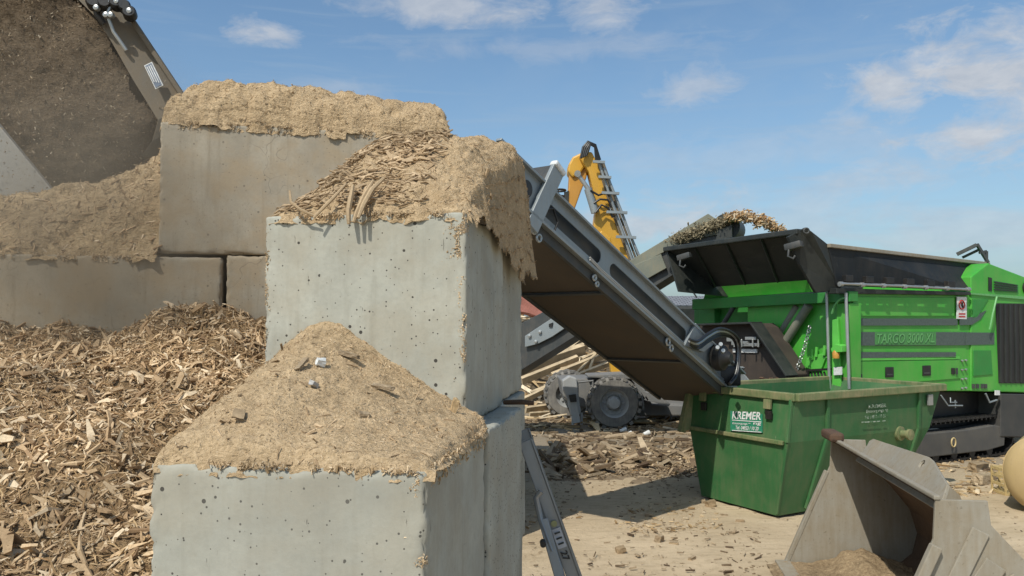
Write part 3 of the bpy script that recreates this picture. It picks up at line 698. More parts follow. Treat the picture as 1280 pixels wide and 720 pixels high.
chunk('plastic_scrap', onA(392,483,.008), (.026,.02,.014), (.2,.5,1.2), plain('grey_scrap', (.42,.40,.37), .5), 'small grey scrap just below the white one on the cone', 'plastic scrap', gp, 8)
MB().tube([W(630,503,3.72), W(652,502.5,3.68), W(667,504,3.66)], .012, 8, rs=[.011,.012,.010]).build('steel_bar', RUST, smooth=True, label='short rusty bar end sticking out of the joint between the stacked blocks', cat='steel bar', origin=W(652,503,3.68))

# ------------------------------------------------------------------ tipping bucket upper left
FLG = paint('dusty_dark_flange', (.12,.105,.08), .7, .05, (.17,.13,.085), .8, 3.5, .15, .42)
def tipping_bucket():
    root = thing('tipping_bucket', 'huge raised loader bucket tipping dark mulch behind the back wall', 'loader bucket', W(60,120,6.4))
    M_ = [(-330,-260),(-60,-330),(70,-90),(120,-12),(150,6),(168,30),(200,78),(233,131),(221,160),(196,196),(150,228),(100,252),(60,262),(-330,262)]
    n = len(M_); cen = (-20, 20)
    def P(q, d, k=1.0): return W(cen[0]+(q[0]-cen[0])*k, cen[1]+(q[1]-cen[1])*k, d)
    mb = MB()
    o1 = [P(q, 6.15) for q in M_]; o2 = [P(q, 6.75, .93) for q in M_]; o3 = [P(q, 7.15, .72) for q in M_]
    i1 = [P(q, 6.13, .985) for q in M_]; i2 = [P(q, 6.7, .90) for q in M_]
    vs = o1+o2+o3+i1+i2; fs = []
    for i in range(n):
        j = (i+1) % n
        fs += [(i,j,n+j,n+i), (n+i,n+j,2*n+j,2*n+i), (i,3*n+i,3*n+j,j), (3*n+i,4*n+i,4*n+j,3*n+j)]
    fs += [tuple(range(2*n,3*n)), tuple(range(4*n,5*n))]
    mb.add(vs, fs); mb.build('shell', BUCKI, root)
    # broad side flange along the right edge
    fo = [(112,-14),(150,4),(168,30),(200,78),(234,131),(222,161),(196,196)]; fi = [(98,0),(120,22),(140,54),(166,100),(197,150),(190,176),(176,196)]
    mb = MB()
    for a in range(len(fo)-1):
        q = [W(*fo[a],6.10), W(*fo[a+1],6.10), W(*fi[a+1],6.02), W(*fi[a],6.02)]
        q2 = [p+Vector((0,.05,0)) for p in q]
        mb.box8(q+q2)
    mb.build('side_flange', FLG, root, label='dusty grey side flange with a small data plate', bevel=.006)
    MB().bar(W(166,26,6.06), W(236,131,6.08), .035, .05, (0,-1,0), bevel=.008).build('flange_lip', FLG, root)
    a, b = W(183,84,6.0), W(198,115,6.0); ex = (b-a).normalized(); ey = (W(194,80,6.0)-a); ey = (ey-ex*ey.dot(ex)).normalized()
    pl = MB(); pl.curveplate([[(0,0),(.20,0),(.20,.065),(0,.065)]], a+Vector((0,-.035,0)), ex, ey, .008); lb = pl.build('data_plate', WHITE, root)
    mm = MB(); mm.curveplate([[(.008,.007),(.192,.007),(.192,.058),(.008,.058)]], a+Vector((0,-.041,0)), ex, ey, .004); mm.build('plate_face', LABEL, lb)
    mm = MB()
    for r_ in range(3): mm.curveplate([[(.02,.014+r_*.015),(.15+.01*r_,.014+r_*.015),(.15+.01*r_,.021+r_*.015),(.02,.021+r_*.015)]], a+Vector((0,-.044,0)), ex, ey, .002)
    mm.build('plate_writing', WHITE, lb)
    # hinge and hydraulic fittings on the top corner
    mb = MB()
    for (x, y, r_) in ((121,8,.062),(134,10,.05),(148,9,.055),(158,14,.045),(164,22,.05)):
        mb.lathe(W(x,y,6.0), (.3,-1,.1), [(0,-.02),(r_*.55,-.02),(r_*.55,.03),(r_,.03),(r_,.10),(r_*.8,.12),(0,.12)], 18)
    mb.tube([W(110,-14,6.0), W(118,0,5.97), W(122,20,5.97), W(130,30,6.0)], .025, 10)
    mb.build('hinge_fittings', BLACK2, root, smooth=True)
    mb = MB(); mb.tube([W(140,3,5.93), W(134,18,5.92), W(142,40,5.95), W(158,63,6.0)], .014, 8)
    mb.build('grease_pipe', GALV, root, smooth=True)
    mb = MB()
    for (x, y) in ((140,2),(133,19),(139,19),(146,2),(121,10),(162,14)): mb.lathe(W(x,y,5.9), (0,-1,0), [(0,-.02),(.02,-.02),(.024,.0),(.02,.018),(0,.024)], 12)
    each(mb, 'grease_nipple', GALV, root, smooth=True)
    # lighter gray cutting plate at the lower left
    q = [(-150,-25),(72,246),(55,275),(-150,275)]
    MB().prism([W(x,y,5.72) for x, y in q], (0,.05,0)).build('cutting_plate', paint('clean_plate_grey', (.27,.26,.235), .6, .1, (.28,.24,.18), .4, 2.0, .06), root, bevel=.006)
    return M_
MBK = tipping_bucket()
def mulch():   # dark load slumping out of the bucket, with bits in the air in front of it
    us = np.arange(-330, 235, 3.0); vs = np.arange(-330, 262, 3.0); U, V = np.meshgrid(us, vs, indexing='ij')
    poly = [(-330,-260),(-60,-330),(66,-88),(98,0),(126,26),(142,56),(168,102),(199,152),(190,176),(178,202),(140,230),(100,247),(60,258),(-330,258)]
    def inside(x, y):
        c = np.zeros(x.shape, bool); n = len(poly)
        for i in range(n):
            x1, y1 = poly[i]; x2, y2 = poly[(i+1) % n]
            if y1 == y2: continue
            k = ((y1 > y) != (y2 > y)) & (x < (x2-x1)*(y-y1)/(y2-y1)+x1); c ^= k
        return c
    def edist(x, y):
        d = np.full(x.shape, 1e9); n = len(poly)
        for i in range(n):
            a = np.array(poly[i], float); b = np.array(poly[(i+1) % n], float); ab = b-a
            t_ = np.clip(((x-a[0])*ab[0]+(y-a[1])*ab[1])/(ab@ab), 0, 1)
            d = np.minimum(d, np.hypot(x-a[0]-t_*ab[0], y-a[1]-t_*ab[1]))
        return d
    Wn = fbm(np.stack([U/60., V/60., U*0], -1), 1.5, 4, 5)*26; ins = inside(U+Wn, V+Wn*.5) & inside(U-6, V); e = edist(U, V); bul = np.where(ins, np.sqrt(np.clip(e/110, 0, 1)), 0)
    D = 6.12 - .28*bul
    X = (U-640)/FPX; Zc = (360-V)/FPX; ry = cp-Zc*sp; rz = sp+Zc*cp
    P = np.stack([X/ry*D, D, H+rz/ry*D], -1)
    P[...,1] += .05*fbm(P, 5, 4, 3) + .02*fbm(P, 18, 3, 5)
    F = grid_faces(*U.shape); keep = ins.reshape(-1)[F].all(1); F = F[keep]
    used = np.unique(F); mp = -np.ones(U.size, int); mp[used] = np.arange(len(used)); Vb = P.reshape(-1,3)[used]; F = mp[F]
    n = 9000; pk = rng.choice(len(Vb), n); N = np.tile(np.array([[.1,-1,.15]]), (n,1)); N /= np.linalg.norm(N, axis=1, keepdims=True)
    C = Vb[pk]+rng.normal(0, .02, (n,3)); L = .006*(5)**rng.random(n); fv, ff = flakes(C, N, L, L*rng.uniform(.2,.6,n), L*.2, .6)
    n2 = 4200; pk = rng.choice(len(Vb), n2); C2 = Vb[pk]; C2[:,1] -= rng.uniform(.05,.9,n2); C2[:,2] -= rng.uniform(0,.2,n2)
    N2 = rng.normal(size=(n2,3)); N2 /= np.linalg.norm(N2, axis=1, keepdims=True); L2 = .005*(4.0)**rng.random(n2)
    fv2, ff2 = flakes(C2, N2, L2, L2*rng.uniform(.3,.8,n2), L2*.25, .6)
    V_ = np.concatenate([Vb, fv, fv2]); F_ = np.concatenate([F, ff+len(Vb), ff2+len(Vb)+len(fv)])
    fm = np.concatenate([np.zeros(len(F)), np.ones(len(ff)), np.full(len(ff2), 2)]); sm = np.concatenate([np.ones(len(F), bool), np.zeros(len(ff)+len(ff2), bool)])
    o = npmesh('falling_mulch', V_, F_, [BUCKB, BUCKF, DEBF], fm, sm); tag(o, 'dark brown mulch pouring out of the raised bucket', 'mulch', kind='stuff')
mulch()
def dust():
    m, t, b = newmat('airborne_dust'); t.n.remove(b); pv = t.new('ShaderNodeVolumePrincipled'); pv.inputs['Color'].default_value = (.62,.50,.36,1)
    pv.inputs['Density'].default_value = .45; pv.inputs['Anisotropy'].default_value = .2
    tc = t.new('ShaderNodeTexCoord'); ln = t.new('ShaderNodeVectorMath', operation='LENGTH')
    t.link(t.mapping(tc.outputs['Object'], (1/1.1,1/.75,1/1.15)), ln.inputs[0])
    fall = t.ramp(ln.outputs['Value'], 1.0, .15, 0, 1); nz_ = t.ramp(t.noise(tc.outputs['Object'], 1.8, 3, .6), .35, .65, .35, 1.3)
    t.link(t.math('MULTIPLY', t.math('MULTIPLY', fall, nz_), 1.15), pv.inputs['Density'])
    t.link(pv.outputs[0], t.n['Material Output'].inputs['Volume'])
    bm = bmesh.new(); bmesh.ops.create_icosphere(bm, subdivisions=4, radius=1); V = np.array([v.co[:] for v in bm.verts]); n = fbm(V, 1.3, 3, 9)
    for i, v in enumerate(bm.verts): v.co = Vector((v.co.x*1.1, v.co.y*.75, v.co.z*1.15))
    me = bpy.data.meshes.new('dust_cloud'); bm.to_mesh(me); bm.free(); me.materials.append(m)
    o = bpy.data.objects.new('dust_cloud', me); COL.objects.link(o); o.location = W(80,262,4.4); tag(o, 'brown dust hanging in front of the tipping bucket', 'dust', kind='stuff')
dust()

# ------------------------------------------------------------------ discharge conveyor (big grey one)
def conveyor():
    Fp = W(922,499,12.85); Np = W(606,219,8.2); ax = (Np-Fp); L = ax.length; ax.normalize()
    cr = Vector((-ax.y, ax.x, 0)).normalized()           # towards the left/far side
    if cr.x > 0: cr = -cr
    up = ax.cross(cr);  up = up if up.z > 0 else -up; up.normalize()
    root = thing('discharge_conveyor', 'long grey steel conveyor rising from the green shredder to over the concrete stack', 'conveyor', G(900,500,0) if False else Vector((Fp.x, Fp.y, 0)))
    def C(s, c=0, h=0): return Fp + ax*s + cr*c + up*h   # s along from foot, c across, h up
    def slot(s0, s1, h0, h1):
        r_ = (h1-h0)/2; hm = (h0+h1)/2; out = []
        for k in range(9): a = -math.pi/2+math.pi*k/8; out.append((s1-r_+r_*math.cos(a), hm+r_*math.sin(a)))
        for k in range(9): a = math.pi/2+math.pi*k/8; out.append((s0+r_+r_*math.cos(a), hm+r_*math.sin(a)))
        return out
    hh = .44; Wc = 1.35
    def spos(px, py):    # arclength of the point of the near side plane seen at a pixel
        p = hitp(px, py, Fp, cr); return (p-Fp).dot(ax)
    sA, sB = spos(858,418), spos(762,334); sC, sD = spos(749,330), spos(668,258)
    holes = [slot(min(sA,sB), max(sA,sB), .12, .30), slot(min(sC,sD), max(sC,sD), .12, .30), slot(max(sC,sD)+.35, L-.35, .10, .32)]
    mb = MB(); mb.curveplate([[(.1,.0),(L,.0),(L,hh),(.1,hh)]]+holes, Fp, ax, up, .012); mb.build('side_panel', STEEL, root)
    for c0, nm in ((0, 'near'), (Wc, 'far')):
        mb = MB(); mb.bar(C(.0, c0-.03, hh), C(L, c0-.03, hh), .075, .03, up); mb.bar(C(.0, c0-.03, .0), C(L, c0-.03, .0), .09, .035, up); each(mb, 'flange', STEEL, root, bevel=.004)
    MB().bar(C(.1, Wc, hh/2), C(L, Wc, hh/2), .012, hh, up).build('side_panel', STEEL, root)
    # dark inner beam seen through the slots, belt and underside cover
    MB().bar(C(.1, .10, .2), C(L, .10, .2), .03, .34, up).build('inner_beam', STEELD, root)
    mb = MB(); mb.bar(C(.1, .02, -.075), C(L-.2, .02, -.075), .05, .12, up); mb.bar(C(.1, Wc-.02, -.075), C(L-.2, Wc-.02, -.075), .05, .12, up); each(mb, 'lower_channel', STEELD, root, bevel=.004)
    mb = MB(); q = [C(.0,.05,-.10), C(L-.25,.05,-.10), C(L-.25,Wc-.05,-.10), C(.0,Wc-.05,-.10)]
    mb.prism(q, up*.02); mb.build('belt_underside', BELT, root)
    mb = MB()
    for s in (L*.28, L*.62): mb.bar(C(s,.05,-.12), C(s,Wc-.05,-.12), .05, .03, up)
    each(mb, 'cross_seam', STEELD, root)
    mb = MB(); mb.prism([C(.0,.12,.36), C(L-.05,.12,.36), C(L-.05,Wc-.12,.36), C(.0,Wc-.12,.36)], up*.02); mb.cyl(C(L,.08,.22), C(L,Wc-.08,.22), .17, 24); mb.build('belt', BLACK2, root, smooth=True)
    # long hydraulic pipes under the slots
    for k, (c0, h0) in enumerate(((-.035,.075), (-.045,.045))):
        MB().tube([C(.55,c0,h0), C(L*.3,c0,h0), C(L*.66,c0,h0), C(L*.7,c0,h0+.02)], .013, 8).build('hydraulic_pipe', GALV, root, smooth=True)
    # lugs
    for (px, py, s) in ((668,287,1), (743,347,.7), (835,427,1.1)):
        p = hitp(px, py, Fp-cr*.03, cr); mb = MB()
        mb.torus(p, cr, .045*s, .016, 14, 6); mb.torus(p+ax*(-.09*s)-Vector((0,0,.05)), cr, .04*s, .014, 14, 6)
        each(mb, 'lug', GALV, root, smooth=True)
    # rods with clevis near head, dark cavity parts
    mb = MB(); s0 = max(sC, sD)+.35
    for k in range(3): mb.bar(C(s0+.15+.2*k, .0, .08), C(s0+.15+.2*k, .0, .36), .04, .04, cr)
    mb.cyl(C(L-.6,-.05,.2), C(L-.6,.06,.2), .10, 20)
    mb.build('head_drive', BLACK2, root, smooth=True)
    # folding wing arm with white end
    p0 = hitp(664,285,Fp-cr*.05,cr); p1 = hitp(697,212,Fp-cr*.05,cr)
    a_ = MB(); a_.bar(p0, p1, .05, .21, ax, bevel=.008); arm = a_.build('wing_arm', STEEL, root)
    a_ = MB(); a_.bar(p0-cr*.0+cr*.22+Vector((0,0,.12)), p1+cr*.22+Vector((0,0,.05)), .32, .03, ax); a_.build('arm_web', STEELD, arm)
    a_ = MB(); a_.bar(p1-(p1-p0).normalized()*.02, p1+(p1-p0).normalized()*.05, .10, .22, ax, bevel=.02); a_.build('arm_cap', WHITE, arm)
    mb = MB(); p = hitp(677,262,Fp-cr*.05,cr); mb.tube([p, p+ax*(-.18)+up*.12, p+ax*(-.32)+up*.02, p+ax*(-.3)-up*.14], .012, 8); mb.build('hand_loop', BLACK2, root, smooth=True)
    # foot: gusset, tail drum housing, hose bundle, hood plate
    mb = MB(); g = [hitp(x, y, Fp-cr*.06, cr) for x, y in ((856,432),(870,404),(893,430),(880,440))]; mb.prism(g, cr*.04); mb.build('gusset', STEEL, root, bevel=.004)
    mb = MB(); p = hitp(897,447,Fp-cr*.1,cr); mb.lathe(p, -cr, [(0,-.05),(.17,-.05),(.20,0),(.19,.10),(.12,.14),(.07,.22),(0,.22)], 28)
    mb.box(hitp(905,470,Fp-cr*.02,cr), (.5,.12,.3), bevel=.03); mb.build('drive_motor', BLACK2, root, smooth=True)
    for k in range(4):
        o_ = k*3.2; P_ = [(862,430-o_*.6),(872,436-o_),(885,427-o_),(900,420-o_),(916,423-o_*.7),(921+o_*.4,440-o_),(918+o_*.4,466),(912,480)]
        pts = [hitp(x, y, Fp-cr*(.14+.03*k), cr) for x, y in P_]
        sm = []
        for i in range(len(pts)-1):
            for q in (0,.33,.66):
                pm = pts[max(i-1,0)]; pn = pts[min(i+2,len(pts)-1)]; a, b = pts[i], pts[i+1]
                sm.append(.5*((2*a)+(b-pm)*q+(2*pm-5*a+4*b-pn)*q*q+(3*a-pm-3*b+pn)*q**3))
        sm.append(pts[-1]); MB().tube(sm, .022, 8).build('hydraulic_hose', HOSE if k % 2 else GALV if k == 2 else HOSE, root, smooth=True)
    mb = MB()
    for x, y in ((900,432),(903,440),(896,436)): mb.cyl(hitp(x, y, Fp-cr*.38, cr), hitp(x+1, y-2, Fp-cr*.44, cr), .028, 10)
    each(mb, 'hose_fitting', GALV, root, smooth=True)
conveyor()

# ------------------------------------------------------------------ green shredder
def shredder():
    ex = Vector((.892,.452,0)); ey = Vector((-.452,.892,0)); O = W(1060,487,14.5); O.z = 0
    root = thing('green_shredder', 'large bright green tracked wood shredder with black hopper', 'shredder', O, rz=math.atan2(ex.y, ex.x))
    def SP(px, py, off=0): return hitp(px, py, O-ey*off, -ey)
    def EP(px, py, xo=0): return hitp(px, py, O+ex*xo, -ex)
    def S(poly, off, th, mb=None): mb = mb or MB(); return mb.prism([SP(x,y,off) for x,y in poly], ey*th)
    def E(poly, xo, th, mb=None): mb = mb or MB(); return mb.prism([EP(x,y,xo) for x,y in poly], ex*th)
    def add(mb, nm, mt, par=root, sm=False, bv=0, label=None): return mb.build(nm, mt, par, smooth=sm, bevel=bv, label=label)
    # main body
    body = add(S([(1062,366),(1214,369),(1214,489),(1140,489),(1062,487)], 0, 2.6), 'body', GREEN, bv=.02)
    eng = add(S([(1214,346),(1219,342),(1236,329),(1330,365),(1330,492),(1214,489)], .03, 2.6), 'engine_housing', GREEN, bv=.02)
    # doors / panel seams as raised sheets
    add(S([(1066,371),(1193,372),(1193,395),(1066,395)], .022, .022), 'side_door', GREEN, body, bv=.006)
    add(S([(1066,452),(1200,450),(1200,473),(1066,484)], .022, .022), 'side_door', GREEN, body, bv=.006)
    add(S([(1066,447.5),(1200,445.5),(1200,449),(1066,451)], .03, .03), 'fold', LIME, body, bv=.004)
    add(S([(1217,438),(1239,438),(1241,468),(1217,470)], .05, .02), 'vent_panel', GREEND, eng, bv=.004)
    add(S([(1216,374),(1236,374),(1222,396),(1216,398)], .045, .02), 'vent_panel', GREEND, eng, bv=.004)
    # stripes
    for a, b, x1, of in ((398,407,1197,.03), (415,432,1207,.026), (440,448,1195,.03)):
        add(S([(1063,a),(x1,a+.2),(x1,b-.4),(1063,b)], of, .01), 'stripe', STRIPE, body)
    add(S([(1207.5,415.4),(1243,415.8),(1243,430.6),(1207.5,431.3)], .04, .012), 'stripe', STRIPE, eng)
    add(S([(1200,398),(1216,396),(1233,388),(1226,399),(1215,406),(1200,406.5)], .045, .012), 'stripe', STRIPE, eng)
    # lettering panel and lettering
    lp = add(S([(1094,415.4),(1170,415.4),(1170,431),(1094,431)], .032, .006), 'lettering_panel', paint('lettering_panel_green', (.07,.26,.07), .5, 0, (.12,.2,.08), .3, 5, .02), body)
    p0, p1 = SP(1096.5,429.3,.036), SP(1168,429.3,.036); wid = (p1-p0).length
    for mt, dz, of, nm in ((TXTG, 0, 0, 'model_lettering'), (TXTGD, -.012, .0, 'lettering_shadow')):
        mb = MB(); mb.text('TARGO 3000 XL', (0,0,0), (1,0,0), (0,1,0), .30, .004, shear=.25, bold=.004 if mt is TXTGD else 0)
        xs = [v[0] for v in mb.v]; sx = wid/(max(xs)-min(xs)); m2 = MB()
        base = p0 - ey*(.004 if mt is TXTG else .001) + (ex*.012+Vector((0,0,-.008)) if mt is TXTGD else Vector((0,0,0)))
        vv = [base + ex*((v[0]-min(xs))*sx) + Vector((0,0,v[1]*.86)) - ey*v[2] for v in mb.v]; m2.add(vv, mb.f); add(m2, nm, mt, body)
    # warning sign
    sg = add(S([(1196.5,371),(1208.5,371.3),(1208.5,399),(1196.5,398.6)], .05, .02), 'warning_sign', WHITE, body)
    c_ = SP(1202.3,381,.056); mb = MB(); mb.torus(c_, ey, .085, .014, 20, 6, xdir=ex); mb.bar(c_+Vector((0,0,.07))-ex*.05, c_+Vector((0,0,-.07))+ex*.05, .012, .02); add(mb, 'prohibition_ring', RED, sg)
    mb = MB(); mb.tube([c_+Vector((.01,0,.05)), c_+Vector((0,0,-.0)), c_+ex*.03+Vector((0,0,-.05))], .02, 6); add(mb, 'sign_figure', BLACK2, sg)
    mb = MB(); 
    for k in range(2): S([(1198.5,391.4+k*3.4),(1206.8,391.5+k*3.4),(1206.8,393.4+k*3.4),(1198.5,393.3+k*3.4)], .053, .004, mb)
    add(mb, 'sign_text', RED, sg)
    # recessed latches
    for x, y in ((1107.5,459),(1154,457),(1190,460)):
        h_ = add(S([(x,y),(x+10,y-.3),(x+10,y+12.5),(x,y+13)] if x < 1180 else [(x,y),(x+4,y),(x+4,y+8),(x,y+8)], .042, .03), 'latch', BLACK2, body, bv=.01)
        mb = MB(); S([(x+1.5,y+8.5),(x+8.5,y+8.3),(x+8.5,y+10),(x+1.5,y+10.2)] if x < 1180 else [(x+5,y),(x+7.5,y),(x+7.5,y+8),(x+5,y+8)], .05, .01, mb); add(mb, 'latch_bar', STEELD, h_)
    mb = MB()
    for r_ in range(4):
        for c2 in range(2):
            p = SP(1203+c2*4.6, 451+r_*11.5-c2*.6, .03); mb.lathe(p, -ey, [(0,-.02),(.022,-.02),(.022,.012),(.012,.018),(0,.018)], 12)
    each(mb, 'indicator', GALV, body, smooth=True)
    mb = MB(); [S([(x,480),(x+2.2,480),(x+2.2,485.5),(x,485.5)], .07, .04, mb) for x in (1217,1222,1228,1232)]; each(mb, 'switch', STEELD, eng)
    # lower corner bracket at front
    add(S([(1064,468),(1078,467.5),(1078,476),(1064,477)], .04, .03), 'corner_latch', STEELD, body)
    # radiator grille with ribs
    gr = add(S([(1245,379),(1330,380),(1330,480),(1249,479)], .045, .02), 'radiator_grille', GRILLE, eng)
    mb = MB()
    for k in range(12): x = 1249.5+k*6.4; S([(x,380.5),(x+1.6,380.5),(x+2.6,478),(x+1.0,478)], .07, .03, mb)
    add(mb, 'grille_ribs', BLACK, gr)
    lo = add(S([(1243,351),(1273,356),(1273,366),(1243,364)], .045, .02), 'louvre', GREEND, eng)
    mb = MB()
    for k in range(4): S([(1244,351.8+k*3.1),(1272,356.2+k*2.3),(1272,357.3+k*2.3),(1244,353.2+k*3.1)], .065, .03, mb)
    add(mb, 'louvre_slats', BLACK, lo)
    add(S([(1236,346.5),(1240,347.5),(1240,364),(1236,363.5)], .045, .015), 'slot', BLACK2, eng)
    p = SP(1284,360,.05); mb = MB(); mb.lathe(p, -ey, [(0,-.03),(.14,-.03),(.14,.02),(0,.03)], 20); add(mb, 'air_port', BLACK2, eng, True)
    add(S([(1214,368),(1330,379),(1330,374),(1214,366)], .06, .05), 'trim_rail', TXTG, eng)
    # grab rail
    MB().tube([SP(1246,371,.12), SP(1241,392,.16), SP(1237,412,.12)], .02, 8).build('grab_rail', TXTG, eng, smooth=True)
    # roof clutter: exhaust bracket
    mb = MB(); mb.bar(W(1196,318,17.2), W(1221,306,17.0), .12, .07); mb.bar(W(1221,305,17.0), W(1235,328,17.0), .07, .05); mb.bar(W(1203,322,17.3), W(1224,312,17.1), .06, .05); mb.bar(W(1224,316,17.0), W(1233,314,17.0), .05, .05); mb.bar(W(1233,314,17.0), W(1233,328,17.0), .05, .05)
    add(mb, 'top_bracket', STEELD)
    # ---------------- hopper
    TL, TR = W(832,313,17.1), W(1000,291,14.0); PL, PR = EP(868,372,-.05), EP(1022,363,-.05)
    hop = MB(); n_ = (TR-TL).cross(PL-TL).normalized()
    # front wall: upper black, in slightly ribbed sheets
    ML, MR = TL.lerp(PL, .80), TR.lerp(PR, .80)
    hop.box8([TL, TR, MR, ML] + [p+ex*.05 for p in (TL, TR, MR, ML)])
    fw = add(hop, 'hopper_front_wall', BLACK, bv=.01)
    mb = MB(); mb.bar(TL+Vector((0,0,.02)), TR+Vector((0,0,.02)), .16, .10); add(mb, 'hopper_lip', BLACK, fw, bv=.02)
    mb = MB()
    for k in (.25,.5,.75): mb.bar(TL.lerp(TR,k)-ex*.02, ML.lerp(MR,k)-ex*.02, .05, .03, ex)
    each(mb, 'stiffener', BLACK, fw)
    a, b = EP(884,356,-.08), EP(1008,347,-.08); c2, d2 = EP(1014,365,.05), EP(879,374,.05)
    mb = MB(); mb.box8([a, b, c2, d2]+[p+ex*.06 for p in (a,b,c2,d2)]); add(mb, 'hopper_chute_plate', GREEN, bv=.01)
    # side wing (near corner)
    wg = [W(985,296,14.05), W(1001,288,13.95), W(1008,284,13.95), W(1014,289,13.97), W(1037,307,14.25), W(1047,330,14.35), W(1052,362,14.45), W(1020,366,14.3), W(1000,330,14.1)]
    add(MB().prism(wg, ey*.06), 'hopper_wing', BLACK, bv=.01)
    mb = MB(); mb.torus(W(1008,288.5,13.9), (0,1,0), .045, .016, 18, 8); add(mb, 'lifting_eye', STEELD, sm=True)
    # long side wall
    A_, B_ = W(1035,307,14.2), W(1235,330,17.1); C_, D_ = SP(1214,363,.02), SP(1046,357,.02)
    mb = MB(); mb.box8([A_, B_, C_, D_]+[p+ey*.06 for p in (A_,B_,C_,D_)]); hs = add(mb, 'hopper_side_wall', paint('hopper_side_black', (.018,.021,.023), .6, 0, (.07,.06,.05), .4, 2.0, .06, spec=.25), bv=.01)
    mb = MB(); mb.bar(A_, B_, .10, .07); add(mb, 'dusty_top_lip', BUCK, hs, bv=.01)
    mb = MB()
    for k in range(6):
        x = 1058+k*25.5; y = 343.5+k*1.5; S([(x,y),(x+9,y+.4),(x+9,y+8.5),(x,y+8.5)], .22, .10, mb)
    each(mb, 'hinge_bracket', BLACK2, hs, bevel=.01)
    MB().tube([SP(1049,354.5,.2), SP(1130,357.5,.2), SP(1213,362,.2)], .025, 8).build('hopper_pipe', GALV, hs, smooth=True)
    mb = MB()
    for k in range(7): p = SP(1051+k*26.5, 355+k*1.1, .2); mb.cyl(p-ex*.035, p+ex*.035, .045, 10)
    each(mb, 'pipe_clamp', GALV, hs, smooth=True)
    add(S([(1046,360),(1214,365),(1214,369),(1046,367)], .10, .2), 'hopper_rail', BLACK, bv=.01)
    # far and rear hopper walls close the box
    A2, B2 = TL, B_+ey*3.2
    mb = MB(); q = [TL, B2, B2-Vector((0,0,1.0))-ey*.4, TL-Vector((0,0,.9))-ey*.4]; mb.box8(q+[p-ey*.05 for p in q]); add(mb, 'hopper_side_wall', BLACK)
    mb = MB(); q = [B_, B2, B2-Vector((0,0,1.0)), B_-Vector((0,0,1.0))]; mb.box8(q+[p-ex*.05 for p in q]); add(mb, 'hopper_rear_wall', BLACK)
    # brackets with hook under the hopper lip
    for (x, y, d_, s) in ((848,323,16.6,1), (982,310,14.1,1)):
        mb = MB(); p = W(x,y,d_); mb.bar(p-ex*.0, p+ey*.35*(-1)*0+Vector((.22,-.2,.06)), .16, .12, bevel=.02); mb.tube([p+Vector((.02,-.1,-.04)), p+Vector((.0,-.12,-.16)), p+Vector((.08,-.14,-.2)), p+Vector((.12,-.12,-.15))], .02, 8)
        add(mb, 'hopper_clamp', STEELD, fw, True)
    for pts in ([(997,334),(1005,333),(1009,342),(1020,363)], [(856,348),(863,360),(871,372)]):
        MB().tube([EP(x,y,-.32+.06*i) for i,(x,y) in enumerate(pts)], .018, 8).build('hopper_strut', GALV, fw, smooth=True)
    # ---------------- front end frame
    add(E([(865,374),(1062,364),(1062,377),(865,387)], -.10, .22), 'front_beam', GREEND, bv=.01)
    add(E([(868,386),(1064,376),(1064,494),(868,494)], .42, .08), 'front_bulkhead', GREEND)
    mb = MB()
    for (x0, x1) in ((874,893),(1014,1030)): E([(x0,384),(x1,383.5),(x1,490),(x0,490)], .25, .17, mb)
    each(mb, 'bulkhead_rib', GREEND, root, bevel=.01)
    c3 = EP(961,417,.36); mb = MB(); mb.lathe(c3, -ex, [(.0,.0),(.20,.0),(.20,.05),(0,.06)], 28); add(mb, 'round_cover', LIME, sm=True)
    mb = MB(); mb.torus(c3-ex*.02, ex, .27, .055, 28, 8); add(mb, 'cover_ring', BLACK, sm=True)
    for (a0, b0, c0, xo) in (((1011,382),(979,432),(967,453),-.05), ((998,382),(972,425),(960,440),.12)):
        p, q, r_ = EP(*a0,xo), EP(*b0,xo), EP(*c0,xo)
        cy = MB().cyl(p, q, .085, 16).cyl(q, q+(r_-q)*.08, .10, 16).build('hydraulic_cylinder', OLIVE, root, smooth=True)
        MB().cyl(q, r_, .05, 14).build('piston_rod', GALV, cy, smooth=True)
    MB().cyl(EP(917,384,-.05), EP(903,407,-.05), .05, 14).build('hydraulic_cylinder', STEELD, root, smooth=True)
    # near corner post and lamp
    add(E([(1046,380),(1062,379),(1062,492),(1044,492)], -.06, .3), 'corner_post', GREEN, bv=.01)
    add(E([(1040,400),(1047,398),(1049,440),(1051,490),(1040,490)], -.12, .05), 'post_bracket', LIME, bv=.008)
    add(E([(1038,436),(1044,430),(1052,432),(1052,440),(1040,441)], -.28, .2), 'lamp_hood', LIME, bv=.008)
    mb = MB(); mb.lathe(EP(1045,443,-.24), (0,0,1), [(0,-.07),(.06,-.07),(.065,.03),(.03,.09),(0,.09)], 18); add(mb, 'amber_lamp', AMBER, sm=True)
    add(E([(1042,459),(1052,458.5),(1052,468.5),(1042,469)], -.17, .02), 'white_label', WHITE)
    for x0, x1 in ((1057.5,1061.5), (1033.5,1037)):
        mb = MB().tube([EP(x0,366 if x0 > 1040 else 366,-.16), EP((x0+x1)/2,430,-.16), EP(x1,486,-.16)], .028, 8); add(mb, 'grease_line', GALV, sm=True)
    MB().tube([EP(1040,392,-.14), EP(1043,382,-.16), EP(1050,374,-.16), EP(1058,372,-.16)], .02, 8).build('green_hose', TXTG, root, smooth=True)
    # green bracket + valve
    add(E([(1008,448),(1017,444),(1027,442),(1032,447),(1026,462),(1012,463),(1006,458)], .0, .06), 'valve_bracket', LIME, bv=.01)
    mb = MB(); [mb.cyl(EP(x,y,-.02), EP(x+1,y-12,-.02), .03, 8) for x, y in ((1020,446),(1015,449),(1030,444))]; each(mb, 'valve', LIME, root, smooth=True)
    # chain
    mb = MB(); n = 17
